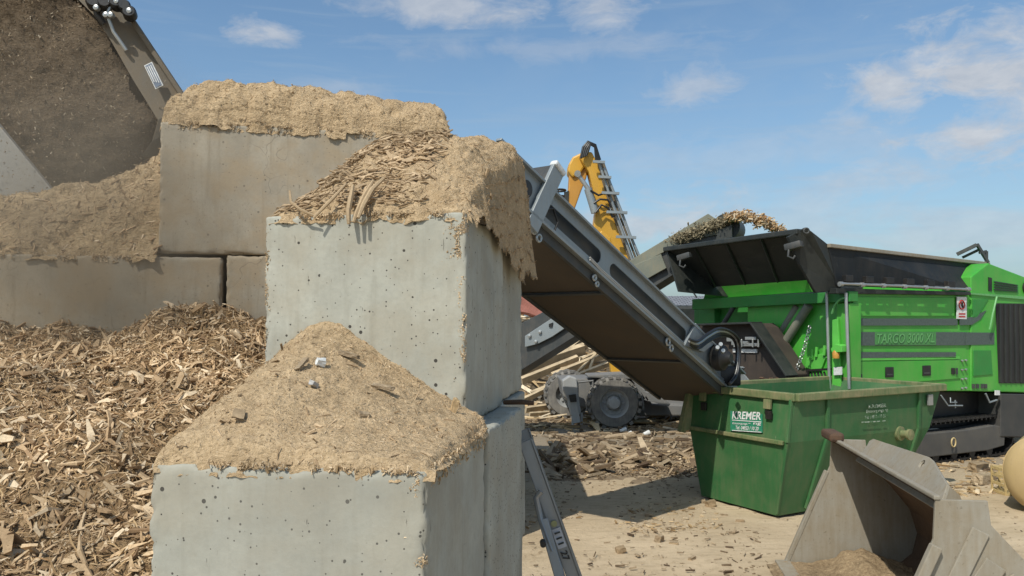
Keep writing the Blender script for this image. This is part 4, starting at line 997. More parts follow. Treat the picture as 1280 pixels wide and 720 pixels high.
    for k in range(n):
        f = k/(n-1); x = 1012-27*f+3*math.sin(f*3.1); y = 409+76*f
        mb.torus(EP(x,y,-.3), (ex if k % 2 else ey), .032, .011, 12, 6, sx=1.0)
    add(mb, 'chain', GALV, sm=True)
    # black hood and discharge trough at the front
    dH = -.55
    add(E([(874,406),(944,404),(950,409),(988,468),(982,494),(878,494)], dH, .5), 'discharge_trough', paint('trough_brown_black', (.045,.035,.028), .7, 0, (.09,.065,.045), .5, 3, .1), bv=.02)
    mb = MB(); mb.bar(EP(872,406,dH-.15), EP(946,403.5,dH-.15), .3, .04, (0,0,1)); mb.bar(EP(945,404,dH-.15), EP(990,470,dH-.15), .04, .3, ex); add(mb, 'trough_lip', BLACK, bv=.008)
    vb = MB(); 
    for (x, y, w_, h_) in ((913,424,10,6),(924,429,20,5),(938,423,14,4),(936,431,20,4)): E([(x-w_/2,y-h_/2),(x+w_/2,y-h_/2),(x+w_/2,y+h_/2),(x-w_/2,y+h_/2)], dH-.12, .1, vb)
    for x in (918,927,941,948): vb.cyl(EP(x,424,dH-.2), EP(x,434,dH-.2), .02, 8)
    add(vb, 'valve_block', GALV, bv=.008)
    add(E([(916,436),(946,436.5),(946,441),(916,440.5)], dH-.03, .03), 'valve_label', WHITE)
    g_ = MB(); g_.prism([EP(x,y,dH-.4) for x,y in ((912,473),(922,459),(950,492),(924,494))], ex*.03); g_.prism([EP(x,y,dH-.5) for x,y in ((911,473),(921,458),(924,460),(914,476))], ex*.15); add(g_, 'guide_plate', STEEL, bv=.004)
    # lumpy load in the trough
    V_ = []; mb = MB()
    for k in range(46):
        p = EP(random.uniform(950,990), random.uniform(473,492), dH-.05-random.random()*.3); mb.box(p, (random.uniform(.05,.2),random.uniform(.03,.08),random.uniform(.03,.1)), Matrix.Rotation(random.random()*3, 3, 'Z') @ Matrix.Rotation(random.random()*3, 3, 'X'))
    add(mb, 'trapped_debris', RUST)
    mb = MB()
    for k in range(6): mb.tube([EP(1010+k*4,465,-.05), EP(1012+k*4.5,476,-.12), EP(1018+k*4,488,-.1)], .02, 6)
    mb.bar(EP(1008,463,-.1), EP(1044,461,-.1), .03, .04); mb.bar(EP(1010,463,-.1), EP(1011,492,-.1), .04, .04); add(mb, 'hose_cluster', BLACK2, sm=True)
    # ---------------- chassis and tracks
    add(S([(1062,489),(1250,491),(1250,532),(1062,540)], -.45, 1.7), 'chassis', BLACK2)
    add(S([(1251,492),(1330,493),(1330,548),(1251,546)], .02, 2.4), 'rear_box', paint('dark_box', (.05,.05,.047), .55, 0, (.12,.1,.08), .4, 3, .06), bv=.02)
    mb = MB(); mb.tube([SP(1176,494,.1), SP(1185,507,.14), SP(1203,507,.14)], .015, 6); mb.tube([SP(1188,497,.12), SP(1188,503,.14), SP(1196,503,.14)], .012, 6); mb.bar(SP(1194,500,.13), SP(1194,510,.13), .02, .02)
    mb.tube([SP(1232,492,.05), SP(1237,503,.06), SP(1246,500,.06)], .02, 6); each(mb, 'step_rail', STEEL, root, smooth=True)
    add(S([(1245,488),(1250,488),(1250,494),(1245,494)], .1, .03), 'white_tag', WHITE)
    zt = lambda px, py, off=0: SP(px, py, off)
    for side, offy in (('near', -.05), ('far', -2.25)):
        P0 = O - ey*offy; x0, x1, r_ = -.3, 4.55, .40; zc = .44
        path = []; 
        for k in range(13): a = math.pi/2+math.pi*k/12; path.append((x0+r_*math.cos(a), zc+r_*math.sin(a)))
        nb = 34
        for k in range(1, nb): path.append((x0+(x1-x0)*k/nb, zc-r_))
        for k in range(13): a = -math.pi/2+math.pi*k/12; path.append((x1+r_*math.cos(a), zc+r_*math.sin(a)))
        for k in range(1, nb): path.append((x1-(x1-x0)*k/nb, zc+r_-.02*math.sin(math.pi*k/nb)))
        tr = MB(); n = len(path)
        for k in range(n):
            a, b = path[k], path[(k+1) % n]; pa = P0+ex*a[0]+Vector((0,0,a[1])); pb = P0+ex*b[0]+Vector((0,0,b[1])); m_ = (pa+pb)/2+ey*.25; dv = (pb-pa).normalized(); nrm = dv.cross(ey)
            Mx = Matrix((dv, ey, dv.cross(ey))).transposed()
            tr.box(m_, ((pb-pa).length*.9, .5, .045), Mx); tr.box(m_ - Vector((0,0,0)) + nrm*.035*(1 if (m_+nrm-(P0+ex*2.1+Vector((0,0,zc)))).length > (m_-(P0+ex*2.1+Vector((0,0,zc)))).length else -1), (.03,.5,.05), Mx)
        trk = add(tr, 'track', BLACK2)
        fr = MB(); fr.prism([P0+ex*x+Vector((0,0,z))-ey*.05 for x, z in ((-.1,.16),(4.0,.16),(4.55,.22),(4.6,.60),(4.2,.66),(3.4,.62),(-.1,.62))], ey*.35); f_ = add(fr, 'track_frame', paint('track_frame_grey', (.085,.08,.072), .65, 0, (.14,.12,.09), .5, 3, .1), trk, bv=.02)
        rg = MB(); rg.torus(SP(1192,553,-offy+.02) if side == 'near' else P0+ex*2.5+Vector((0,0,.4)), ey, .085, .014, 20, 8, xdir=ex, sx=.75); add(rg, 'eye_ring', CRATE, f_, True)
        rl = MB()
        for k in range(8): c4 = P0+ex*(.2+k*.56)+Vector((0,0,.16)); rl.cyl(c4-ey*.01, c4+ey*.4, .10, 16)
        each(rl, 'track_roller', BLACK2, trk, smooth=True)
shredder()

# ------------------------------------------------------------------ feed conveyor behind, with stream of chips
def feed():
    a, b = W(560,470,19.5), W(905,287,16.9); ax = (b-a).normalized(); cr = Vector((-ax.y, ax.x, 0)).normalized(); up = ax.cross(-cr); up = up if up.z > 0 else -up
    root = thing('feed_conveyor', 'weathered olive-grey feed conveyor behind, throwing wood pieces into the black hopper', 'conveyor', Vector((a.x, a.y, 0)))
    L = (b-a).length
    def C(s, c=0, h=0): return a+ax*s+cr*c+up*h
    N = cr if cr.y < 0 else -cr
    def PP(px, py, off=0): return hitp(px, py, a+N*off, N)
    MB().prism([PP(*q,.0) for q in ((560,452),(912,268),(916,302),(895,310),(640,470),(560,508))], -N*.9).build('frame', STEELD, root, bevel=.01)
    MB().prism([PP(*q,.06) for q in ((770,336),(885,267),(903,279),(905,292),(860,300),(800,330),(784,345))], -N*.05).build('side_board', OLIVE, root, bevel=.01)
    MB().prism([PP(*q,.12) for q in ((793,331),(826,317.5),(833,335),(808,349),(790,346))], -N*.06).build('guard_panel', OLIVE, root, bevel=.01)
    s2 = MB().prism([PP(*q,.10) for q in ((656,420),(697,393),(711,407),(690,421),(672,430),(656,434))], -N*.06).build('hinge_plate', STEEL, root, bevel=.01)
    MB().prism([PP(*q,.13) for q in ((686,405),(691,403),(690,409),(686,409))], -N*.02).build('hinge_hole', BLACK2, s2)
    mb = MB(); [mb.lathe(PP(x,y,.12), N, [(0,-.02),(.04,-.02),(.04,.03),(0,.04)], 10) for x, y in ((675,415),(670,427),(662,420))]; each(mb, 'bolt', GALV, s2, smooth=True)
    MB().cyl(PP(908,283,.0), PP(908,283,.0)-N*.9, .28, 24).build('head_drum', BLACK, root, smooth=True)
    MB().prism([PP(*q,.15) for q in ((898,288),(915,281),(915,300),(893,305))], -N*.2).build('head_plate', BLACK, root)
    # clumps of dust and splinters on the belt edge, and the flying stream
    n = 2200; f = rng.random(n); C0 = np.array([list(PP(845+62*x, 300-24*x, .1)) for x in f]); C0 += rng.normal(0, 1, (n,3))*np.array([.10,.08,.055])
    N_ = rng.normal(size=(n,3)); N_ /= np.linalg.norm(N_, axis=1, keepdims=True); L_ = .02*4**rng.random(n); v1, f1 = flakes(C0, N_, L_, L_*rng.uniform(.25,.6,n), L_*.2, .5)
    o = npmesh('belt_load', v1, f1, [flakemat('belt_dusty_wood', [(.14,.11,.07), (.34,.28,.17), (.52,.43,.28)])]); tag(o, 'splintered wood riding over the head of the feed conveyor', 'wood pieces', kind='stuff')
    n = 1500; f = rng.random(n)**.9
    pts = []
    for x in f:
        px = 905+80*x; py = 272 - 6*math.sin(x*2.2) + 30*x*x + rng.normal(0, 2.8)*(1+.6*x); pts.append(list(W(px, py, 16.8-.9*x+rng.normal(0,.12))))
    N_ = rng.normal(size=(n,3)); N_ /= np.linalg.norm(N_, axis=1, keepdims=True); L_ = .025*4.5**rng.random(n); v1, f1 = flakes(np.array(pts), N_, L_, L_*rng.uniform(.25,.6,n), L_*.25, .5)
    o = npmesh('chip_stream', v1, f1, [flakemat('flying_wood', [(.26,.14,.06), (.45,.28,.13), (.58,.41,.22), (.75,.65,.5)])]); tag(o, 'stream of wood pieces flying off the feed conveyor into the black hopper', 'wood pieces', kind='stuff')
feed()

# ------------------------------------------------------------------ material handler
def excavator():
    D = 22.0; root = thing('material_handler', 'yellow material handler with raised boom behind the grey conveyor', 'excavator', G(800,528))
    def P(x, y, d=D): return W(x, y, d)
    # boom (right leg) : plate outline, thick
    bo = [(724,196),(731,189),(740,190),(747,204),(757,235),(763,262),(771,283),(781,310),(800,352),(835,430),(805,430),(778,350),(764,322),(755,312),(742,285),(745,262),(741,236),(736,215)]
    boom = MB().prism([P(x,y,21.75) for x, y in bo], (0,.55,0)).build('boom', YEL, root, bevel=.03)
    MB().prism([P(x,y,21.72) for x, y in ((752,288),(742,300),(745,312),(757,314),(768,322),(763,297))], (0,.6,0)).build('boom_bracket', YEL, boom, bevel=.03)
    st = [(713,203),(718,196),(729,191),(737,200),(733,222),(726,240),(716,268),(704,296),(685,340),(668,338),(690,292),(704,262),(711,235),(712,218)]
    stick = MB().prism([P(x,y,22.0) for x, y in st], (0,.5,0)).build('stick', ORG, root, bevel=.03)
    MB().prism([P(x,y,21.9) for x, y in ((711,205),(716,196),(728,190),(735,194),(733,205),(726,216),(716,222),(710,214))], (0,.7,0)).build('stick_knuckle', YEL, stick, bevel=.05)
    mb = MB(); mb.prism([P(x,y,21.97) for x, y in ((707,240),(711,238),(710,268),(700,290),(697,284))], (0,.03,0)); mb.build('stick_side_marking', BLACK, stick)
    cy = MB().cyl(P(735,236,21.6), P(744,266,21.6), .11, 14).build('boom_cylinder', STEEL, root, smooth=True)
    MB().cyl(P(722,217,21.6), P(735,236,21.6), .06, 12).cyl(P(722,217,21.5), P(722,217,21.7), .09, 12).build('piston_rod', GALV, cy, smooth=True)
    # hose loops
    for k in range(4):
        x0, x1 = 726+k*2.2, 750-k*1.6; pts = [P(x0,198-k,21.6), P(x0+3,184+k,21.6), P(735+k,177+k*1.2,21.6), P(744,181+k,21.6), P(x1,200,21.6)]
        MB().tube(pts, .035, 8).build('hose_loop', HOSE, root, smooth=True)
    for pts in ([(738,238),(748,244),(758,241),(762,246)], [(742,254),(750,249),(760,250),(764,258)], [(744,266),(752,256),(760,260),(766,272)]):
        MB().tube([P(x,y,21.5) for x, y in pts], .03, 8).build('hydraulic_hose', HOSE, root, smooth=True)
    # hose rack / climbing rails along the boom
    rk = MB(); r1 = [(749,204),(758,232),(770,268),(783,305),(800,352)]; r2 = [(755,210),(764,232),(776,262),(787,292),(799,320),(812,352)]
    rk.tube([P(x,y,21.6) for x, y in r1], .035, 8); rk.tube([P(x,y,21.6) for x, y in r2], .035, 8)
    for (xa, ya, xb, yb) in ((741,202,756,203),(748,221,764,222),(752,241,774,242),(758,265,784,266),(770,296,795,297)):
        rk.bar(P(xa,ya,21.5), P(xb,yb,21.5), .10, .07)
    rk.build('hose_rack', STEEL, root)
    hr = MB()
    for k in range(4): hr.tube([P(747+k*2.4,204,21.8), P(757+k*3.0,238,21.75), P(768+k*3.8,272,21.7), P(780+k*4,305,21.7), P(795+k*4,345,21.7)], .035, 6)
    hr.build('boom_hoses', paint('dusty_hose', (.14,.115,.08), .7, 0, (.25,.19,.12), .6, 3, .1), root)
    # hand-rail cage left
    cg = MB()
    for z_ in (238,246): cg.torus(P(698,z_,22.3), (0,0,1), .20, .03, 16, 6)
    for x in (690,698,706): cg.bar(P(x,238,22.3), P(x,262,22.3), .04, .04)
    cg.build('lamp_cage', BLACK2, root)
    # upper structure (mostly hidden by the conveyor)
    up_ = MB(); up_.box(Vector((5.0,23.4,2.5)), (2.6,2.2,1.3), bevel=.12); up = up_.build('upper_structure', YEL, root)
    cb = MB(); cb.box(Vector((4.9,22.0,2.6)), (1.1,.9,1.2), bevel=.1); cab = cb.build('cab', BLACK, up)
    MB().box(Vector((4.4,23.2,1.6)), (1.7,1.9,.6), bevel=.05).build('slewing_ring', UND, root)
    # yellow and white ends visible left of the conveyor
    MB().prism([P(x,y,21.8) for x, y in ((762,448),(775,446),(782,466),(764,466))], (0,.3,0)).build('step_box', YEL, up, bevel=.02)
    # undercarriage
    fr = MB(); fr.prism([P(x,y,21.5) for x, y in ((700,474),(778,472),(806,486),(815,505),(880,507),(880,520),(800,520),(745,512),(722,508),(704,496))], (0,1.6,0)); uc = fr.build('undercarriage', UND, root, bevel=.04)
    MB().prism([P(x,y,20.9) for x, y in ((735,469),(782,467),(793,472),(812,500),(809,502),(789,474),(735,472))], (0,.9,0)).build('mudguard', UND, uc, bevel=.02)
    MB().prism([P(x,y,20.9) for x, y in ((808,491),(822,492),(838,505),(836,508),(806,500))], (0,.5,0)).build('step_plate', UND, uc)
    rl = MB()
    for pts in ([(722,498),(722,478),(741,476),(741,492)], [(733,514),(737,496),(746,480)], [(804,512),(803,498),(794,480)]): rl.tube([P(x,y,20.8) for x, y in pts], .035, 6)
    rl.build('rail', UND, uc)
    def wheel(c, r, wd, par):
        n = 72; tr = MB(); nrm = Vector((0,-1,0))
        prof = [(r*.56, .0),(r*.66,-.02),(r*.90,.0),(r*.97,.06),(r,.14),(r,wd-.14),(r*.97,wd-.06),(r*.9,wd),(r*.56,wd)]
        tr.lathe(c+Vector((0,wd/2,0)), nrm, prof, n)
        for k in range(22):
            a = 2*math.pi*k/22; d = Vector((math.cos(a),0,math.sin(a))); M = Matrix((d.cross(Vector((0,1,0))), Vector((0,1,0)), d)).transposed()
            tr.box(c+d*(r+.0)+Vector((0,-wd*.26,0)), (.10,wd*.5,.075), M); a2 = a+math.pi/22; d2 = Vector((math.cos(a2),0,math.sin(a2))); M = Matrix((d2.cross(Vector((0,1,0))), Vector((0,1,0)), d2)).transposed()
            tr.box(c+d2*r+Vector((0,wd*.26,0)), (.10,wd*.5,.075), M)
        w_ = tr.build('wheel', TYRE, par, smooth=True)
        rm = MB(); rm.lathe(c+Vector((0,-wd/2+.12,0)), nrm, [(r*.58,.10),(r*.54,.08),(r*.46,-.06),(r*.30,-.08),(r*.26,.06),(r*.20,.12),(0,.13)], 32)
        for k in range(8): a = 2*math.pi*k/8; rm.cyl(c+Vector((math.cos(a)*r*.36,-wd/2+.14,math.sin(a)*r*.36)), c+Vector((math.cos(a)*r*.36,-wd/2+.20,math.sin(a)*r*.36)), .03, 6)
        rm.build('rim', OUTR, w_, smooth=True)
    r = .66
    for (px, d) in ((766.5, 20.9),):
        c = W(px, 505, d); c.z = r; wheel(c, r, .55, root)
    for x, y in ((1.62, 23.3), (5.3, 20.9), (5.3, 23.3)): wheel(Vector((x, y, r)), r, .55, root)
    # stabiliser leg
    mb = MB(); mb.prism([P(x,y,20.7) for x, y in ((703,476),(712,470),(721,473),(724,500),(727,518),(714,520),(710,500),(704,488))], (0,.4,0)); ol = mb.build('outrigger', OUTR, root, bevel=.03, label='pale grey stabiliser leg beside the wheel')
    MB().prism([P(x,y,20.6) for x, y in ((711,494),(720,493),(721,502),(713,503))], (0,.1,0)).build('outrigger_slot', BLACK2, ol)
    mb = MB(); mb.bar(P(716,518,20.8), P(716,531,20.8), .10, .06); mb.bar(P(727,516,20.8), P(727,531,20.8), .07, .06); mb.bar(P(716,500,20.75), P(721,528,20.75), .22, .18); mb.build('outrigger_foot', OUTR, ol, bevel=.01)
excavator()

# ------------------------------------------------------------------ green skip
def skip():
    u = Vector((.5,-.866,0)); v = Vector((.866,.5,0)); C0 = G(972,648); Cm = C0 - u*(1.53/2); zt = 1.72
    root = thing('green_skip', 'green steel waste skip with white lettering in front of the shredder', 'skip', Cm+v*1.7, rz=math.atan2(v.y, v.x))
    def K(a, s, z): return Cm + u*a + v*s + Vector((0,0,z))
    # rings: (z, half width, s_front, s_far)
    rings = [(.03,.765,.0,2.55), (1.09,1.00,-.02,3.22), (zt,1.03,.09,3.50)]
    def shell(off, zs=0):
        out = []
        for z, a, s0, s1 in rings: out.append([K(-a+off, s0+off, z+zs), K(a-off, s0+off, z+zs), K(a-off, s1-off, z+zs), K(-a+off, s1-off, z+zs)])
        return out
    o_, i_ = shell(0), shell(.02); mb = MB()
    vs = [p for r_ in o_ for p in r_] + [p for r_ in i_ for p in r_]; fs = [(3,2,1,0)]
    for k in range(2):
        for j in range(4): j2 = (j+1) % 4; fs.append((k*4+j, k*4+j2, (k+1)*4+j2, (k+1)*4+j)); fs.append((12+(k+1)*4+j, 12+(k+1)*4+j2, 12+k*4+j2, 12+k*4+j))
    fs.append((12,13,14,15)); [fs.append((8+j, 8+(j+1) % 4, 20+(j+1) % 4, 20+j)) for j in range(4)]
    mb.add(vs, fs); body = mb.build('body', SKIPG, root, bevel=.008)
    # rim
    z = zt; a = 1.03; q = [K(-a-.03,.07,z), K(a+.03,.07,z), K(a+.03,3.53,z), K(-a-.03,3.53,z)]
    mb = MB(); [mb.bar(q[j], q[(j+1) % 4], .10, .11, bevel=.012) for j in range(4)]; mb.build('rim', SKIPR, root)
    # end edge flanges (slanting strips) left and right
    mb = MB(); mb.bar(K(-1.03,.05,zt), K(-1.07,-.13,1.0), .10, .10, u); mb.prism([K(-1.03,.12,zt), K(-1.0,.0,1.06), K(-1.06,-.13,1.0), K(-1.05,.0,zt)], u*.04); mb.build('edge_flange', SKIPR, root, bevel=.008)
    mb = MB(); mb.bar(K(1.0,.05,zt), K(.99,-.045,1.09), .05, .05, u); mb.bar(K(.99,-.035,1.09), K(.765,-.012,.06), .035, .035, u); mb.build('edge_strip', SKIPG, root, bevel=.006)
    mb = MB(); mb.bar(K(-.92,-.05,1.08), K(.93,-.05,1.08), .06, .05, u.cross(Vector((0,0,1))), bevel=.01); mb.build('cross_ledge', SKIPR, root)
    # hook pockets at front under the rim
    for a in (-.72,.60):
        mb = MB(); mb.bar(K(a,.015,1.66), K(a,.0,1.52), .13, .04, v, bevel=.006); pk = mb.build('hook_pocket', SKIPR, root)
        mb = MB(); mb.box(K(a+.03,.0,1.44), (.11,.03,.12), Matrix.Rotation(math.atan2(u.y,u.x), 3, 'Z')); mb.build('pocket_slot', BLACK2, pk)
    # side ribs and lifting pins
    mb = MB()
    for s in (.75, 2.9): mb.bar(K(1.045,s,zt-.06), K(1.02,s,1.09), .06, .04, u); mb.bar(K(1.02,s,1.09), K(.80,s-.2,.08), .06, .04, u)
    each(mb, 'side_rib', SKIPG, root, bevel=.006)
    for s, zz in ((2.45,1.05),):
        mb = MB(); mb.lathe(K(1.0,s,zz), u, [(.0,-.02),(.11,-.02),(.11,.03),(.06,.04),(.055,.14),(.085,.15),(.085,.19),(.0,.2)], 20); mb.build('lifting_pin', SKIPR, root, smooth=True)
    mb = MB(); mb.bar(K(1.06,3.15,1.62), K(1.06,3.15,1.45), .12, .03, u, bevel=.004); mb.build('tag_plate', GALV, root)
    # lettering front
    f0 = K(-.95,.0,1.09); f1 = K(-.98,.09,zt); n_ = -v
    def fp(px, py, off): return hitp(px, py, K(0,.04,1.4)+n_*off, (n_*.99+Vector((0,0,.17))).normalized())
    up = (K(0,.09,zt)-K(0,-.02,1.09)).normalized()
    def letter(px0, py0, px1, py1, s, size, par, mt, nm, proj, exv, upv, bold=.0, off=.035):
        a = proj(px0, py0, off); b = proj(px1, py0, off); wd = (b-a).length; mb = MB(); mb.text(s, (0,0,0), (1,0,0), (0,1,0), 1.0, .0, bold=bold)
        xs = [v_[0] for v_ in mb.v]; ys = [v_[1] for v_ in mb.v]; hh = (proj(px0, py0, off)-proj(px0, py1, off)).length
        sx = wd/(max(xs)-min(xs)); sy = hh/(max(ys)-min(ys)); m2 = MB()
        nn = exv.cross(upv)
        vv = [a + exv*((x-min(xs))*sx) + upv*((y-min(ys))*sy) for x, y, _ in mb.v]; m2.add(vv, mb.f)
        return m2.build(nm, mt, par)
    m_ = MB(); m_.prism([fp(x,y,.028) for x, y in ((913,513.5),(953,517.5),(953,541),(913,538.5))], -n_*.006); lp = m_.build('company_label', TEAL, root)
    def fpz(px, py, off): return fp(px, py, off)
    exl = (fp(950,526,.03)-fp(915,524.5,.03)).normalized()
    letter(915,523.5,951,514, 'KREMER', 1, lp, WHITE, 'company_lettering', fp, exl, up, .02)
    letter(915.5,530.8,934,527.6, 'Entsorgungs', 1, lp, WHITE, 'label_line', fp, exl, up, .01); letter(935,531.5,951,527.8, '- ng', 1, lp, WHITE, 'label_line', fp, exl, up, .01)
    letter(919,536.6,948,532, 'Tel. 04853 / 10 20', 1, lp, WHITE, 'label_line', fp, exl, up, .015)
    mb = MB(); [mb.prism([fp(x,y,.034) for x, y in ((915,yy),(951.5,yy+2.4),(951.5,yy+3.3),(915,yy+.9))], -n_*.003) for yy in (524.6,537.4)]; each(mb, 'label_rule', WHITE, lp)
    # worn lettering on the long side
    ns = u
    def sp_(px, py, off): return hitp(px, py, K(1.02,1.5,1.4)+ns*off, ns)
    exs = v; ups = Vector((0,0,1))
    grp = [(1086,510.5,1108,506,'KREMER'),(1083,517.5,1110,512.5,'Entsorgungs ng'),(1081,524,1107,520,'Tel. 04853 / 10 20')]
    WORN = paint('worn_white_lettering', (.55,.58,.5), .6, 0, (.04,.13,.045), 1.0, 30, .05, .42, streak=False)
    for x0, y0, x1, y1, s in grp: letter(x0, y0, x1, y1, s, 1, root, WORN, 'worn_lettering', sp_, exs, ups, .01, .035)
    m_ = MB(); m_.prism([sp_(x,y,.035) for x, y in ((1077,527.2),(1100,526),(1100,527.2),(1077,528.6))], -ns*.004); m_.prism([sp_(x,y,.035) for x, y in ((1103,525.6),(1107,525.4),(1107,526.6),(1103,526.9))], -ns*.004); m_.build('worn_rule', WORN, root)
    # wooden contents showing over the rim
    mb = MB()
    for k in range(26):
        s = random.uniform(.8,2.6); a = random.uniform(-.5,.5); th = random.random()*3; z0 = zt-.28+random.random()*.10
        mb.box(K(a,s,z0), (random.uniform(.3,1.0),random.uniform(.06,.16),.03), Matrix.Rotation(th,3,'Z') @ Matrix.Rotation(random.uniform(-.1,.1),3,'Y'))
    o = mb.build('scrap_wood', BOARD, label='scrap boards filling the green skip up to its rim', cat='scrap wood', kind='stuff', origin=K(0,1.7,1.6))
skip()

# ------------------------------------------------------------------ loader bucket on the ground, right
def ground_bucket():
    O = G(985,706); a = Vector((-.14,-.99,0)).normalized(); b = Vector((.99,-.14,0)).normalized(); Lb = 3.12
    root = thing('loader_bucket', 'worn grey wheel loader bucket standing open on the sandy ground', 'loader bucket', O+a*1.5+b*.8, rz=math.atan2(a.y, a.x))
    def K(s, x, z): return O + a*s + b*x + Vector((0,0,z))
    prof = [(0,.0),(.46,1.10),(.50,1.42)]                       # front edge of the side plate
    side = [(0,0),(.12,.30),(.47,1.14),(.49,1.44),(.86,1.44),(.88,1.26),(1.17,.94),(1.36,.70),(1.44,.42),(1.38,.16),(1.2,.03),(.9,.0)]
    shell = [(.0,.0),(.9,.0),(1.2,.04),(1.36,.18),(1.42,.42),(1.34,.70),(1.12,.98),(.86,1.22),(.62,1.38),(.50,1.45)]
    for s, lb in ((0, None), (Lb-.03, 'near side plate with welded wear strips')):
        MB().prism([K(s,*p) for p in side], a*.03).build('side_plate', BUCK, root, bevel=.004, label=lb)
    mb = MB(); n = len(shell); inner = []
    for i, (x, z) in enumerate(shell):
        p, q = shell[max(i-1,0)], shell[min(i+1,n-1)]; dx, dz = q[0]-p[0], q[1]-p[1]; l = math.hypot(dx, dz); inner.append((x-dz/l*.03, z+dx/l*.03))
    for i in range(n-1):
        A_, B_, Bi, Ai = shell[i], shell[i+1], inner[i+1], inner[i]
        mb.box8([K(.03,*A_), K(.03,*B_), K(.03,*Bi), K(.03,*Ai), K(Lb-.03,*A_), K(Lb-.03,*B_), K(Lb-.03,*Bi), K(Lb-.03,*Ai)])
    mb.build('shell', BUCKI, root, smooth=True)
    # top lip beam, cutting edge
    MB().bar(K(-.03,.50,1.455), K(Lb+.01,.50,1.455), .05, .035, bevel=.01).build('top_lip', BUCK, root)
    MB().bar(K(-.02,-.06,.03), K(Lb+.02,-.06,.03), .16, .04, bevel=.006).build('cutting_edge', BUCK, root)
    # far corner cap, rusty lump
    MB().box(K(.12,.48,1.50), (.42,.16,.10), Matrix.Rotation(math.atan2(a.y,a.x),3,'Z'), bevel=.03).build('corner_cap', RUST, root)
    # front edge doubling on the far side plate
    MB().bar(K(.0,-.02,.02), K(.0,.44,1.08), .05, .07, a).build('edge_bar', BUCK, root, bevel=.01)
    # coupler plate with pin hole behind the lip
    hole = lambda cx, cy, r: [(cx+r*math.cos(k/16*2*math.pi), cy+r*math.sin(k/16*2*math.pi)) for k in range(16)]
    P0 = K(0,.66,1.40); nb = (-b*.80+Vector((0,0,.60))).normalized(); ub = (a.cross(nb)); ub = ub if ub.z > 0 else -ub; ub.normalize()
    def q(px, py): p = hitp(px, py, P0, nb); return ((p-P0).dot(a), (p-P0).dot(ub))
    c5 = q(1154,581)
    mb = MB(); mb.curveplate([[q(1085,558), q(1088,552), q(1093,549.5), q(1163,572.5), q(1167,576), q(1186,607), (q(1190,622)[0], -.12), (q(1085,558)[0], -.12)], hole(c5[0], c5[1], .04)], P0, a, ub, .03); cpz = mb.build('coupler_plate', BUCK, root, bevel=.004)
    mb = MB(); c = hitp(1154,581,P0,nb); mb.torus(c+nb*.0, nb, .043, .009, 18, 6); mb.build('pin_boss', BUCK, cpz, smooth=True)
    mb = MB(); mb.prism([K(2.2,.75,1.25),K(2.2,1.12,1.0),K(2.2,1.0,1.30),K(2.2,.84,1.45)], a*.04); each(mb, 'coupler_gusset', BUCK, cpz)
    # wear strips on the near side plate
    mb = MB(); mb.bar(K(Lb+.012,.80,1.22), K(Lb+.012,.60,.80), .13, .025, a); mb.bar(K(Lb+.012,.90,.98), K(Lb+.012,.45,.30), .16, .03, a); mb.bar(K(Lb+.012,1.0,.90), K(Lb+.012,1.3,.45), .05, .02, a); each(mb, 'wear_strip', BUCK, root, bevel=.006)
    mb = MB(); mb.bar(K(Lb+.02,.48,1.10), K(Lb+.02,.0,.03), .08, .07, a); mb.build('side_cutter', BUCK, root, bevel=.008)
    # sand lying inside
    us = np.linspace(.05, Lb-.05, 90); vs = np.linspace(-.25, 1.36, 60); U, V = np.meshgrid(us, vs, indexing='ij')
    hgt = .17*np.exp(-((U-.15)**2)/.30-((V-.72)**2)/.06) + .15*np.exp(-((U-1.5)**2)/1.6-((V-1.05)**2)/.10) + .03
    hgt *= sstep(-.28,.1,V); Q = np.stack([U, V, hgt], -1); hgt = hgt+.05*fbm(Q, 7, 4, 2)*sstep(0,.1,hgt)+.035*fbm(Q, 16, 4, 5, .65)
    O_ = np.array(O); P_ = O_+U[...,None]*np.array(a)+V[...,None]*np.array(b); P_[...,2] = hgt+.02
    o = npmesh('spilled_sand', P_.reshape(-1,3), grid_faces(*U.shape), [granular('damp_sand', (.24,.17,.10), (.44,.33,.20), 28, 1)], None, True); tag(o, 'sandy dirt spilled inside the open loader bucket', 'sand', kind='stuff')
ground_bucket()

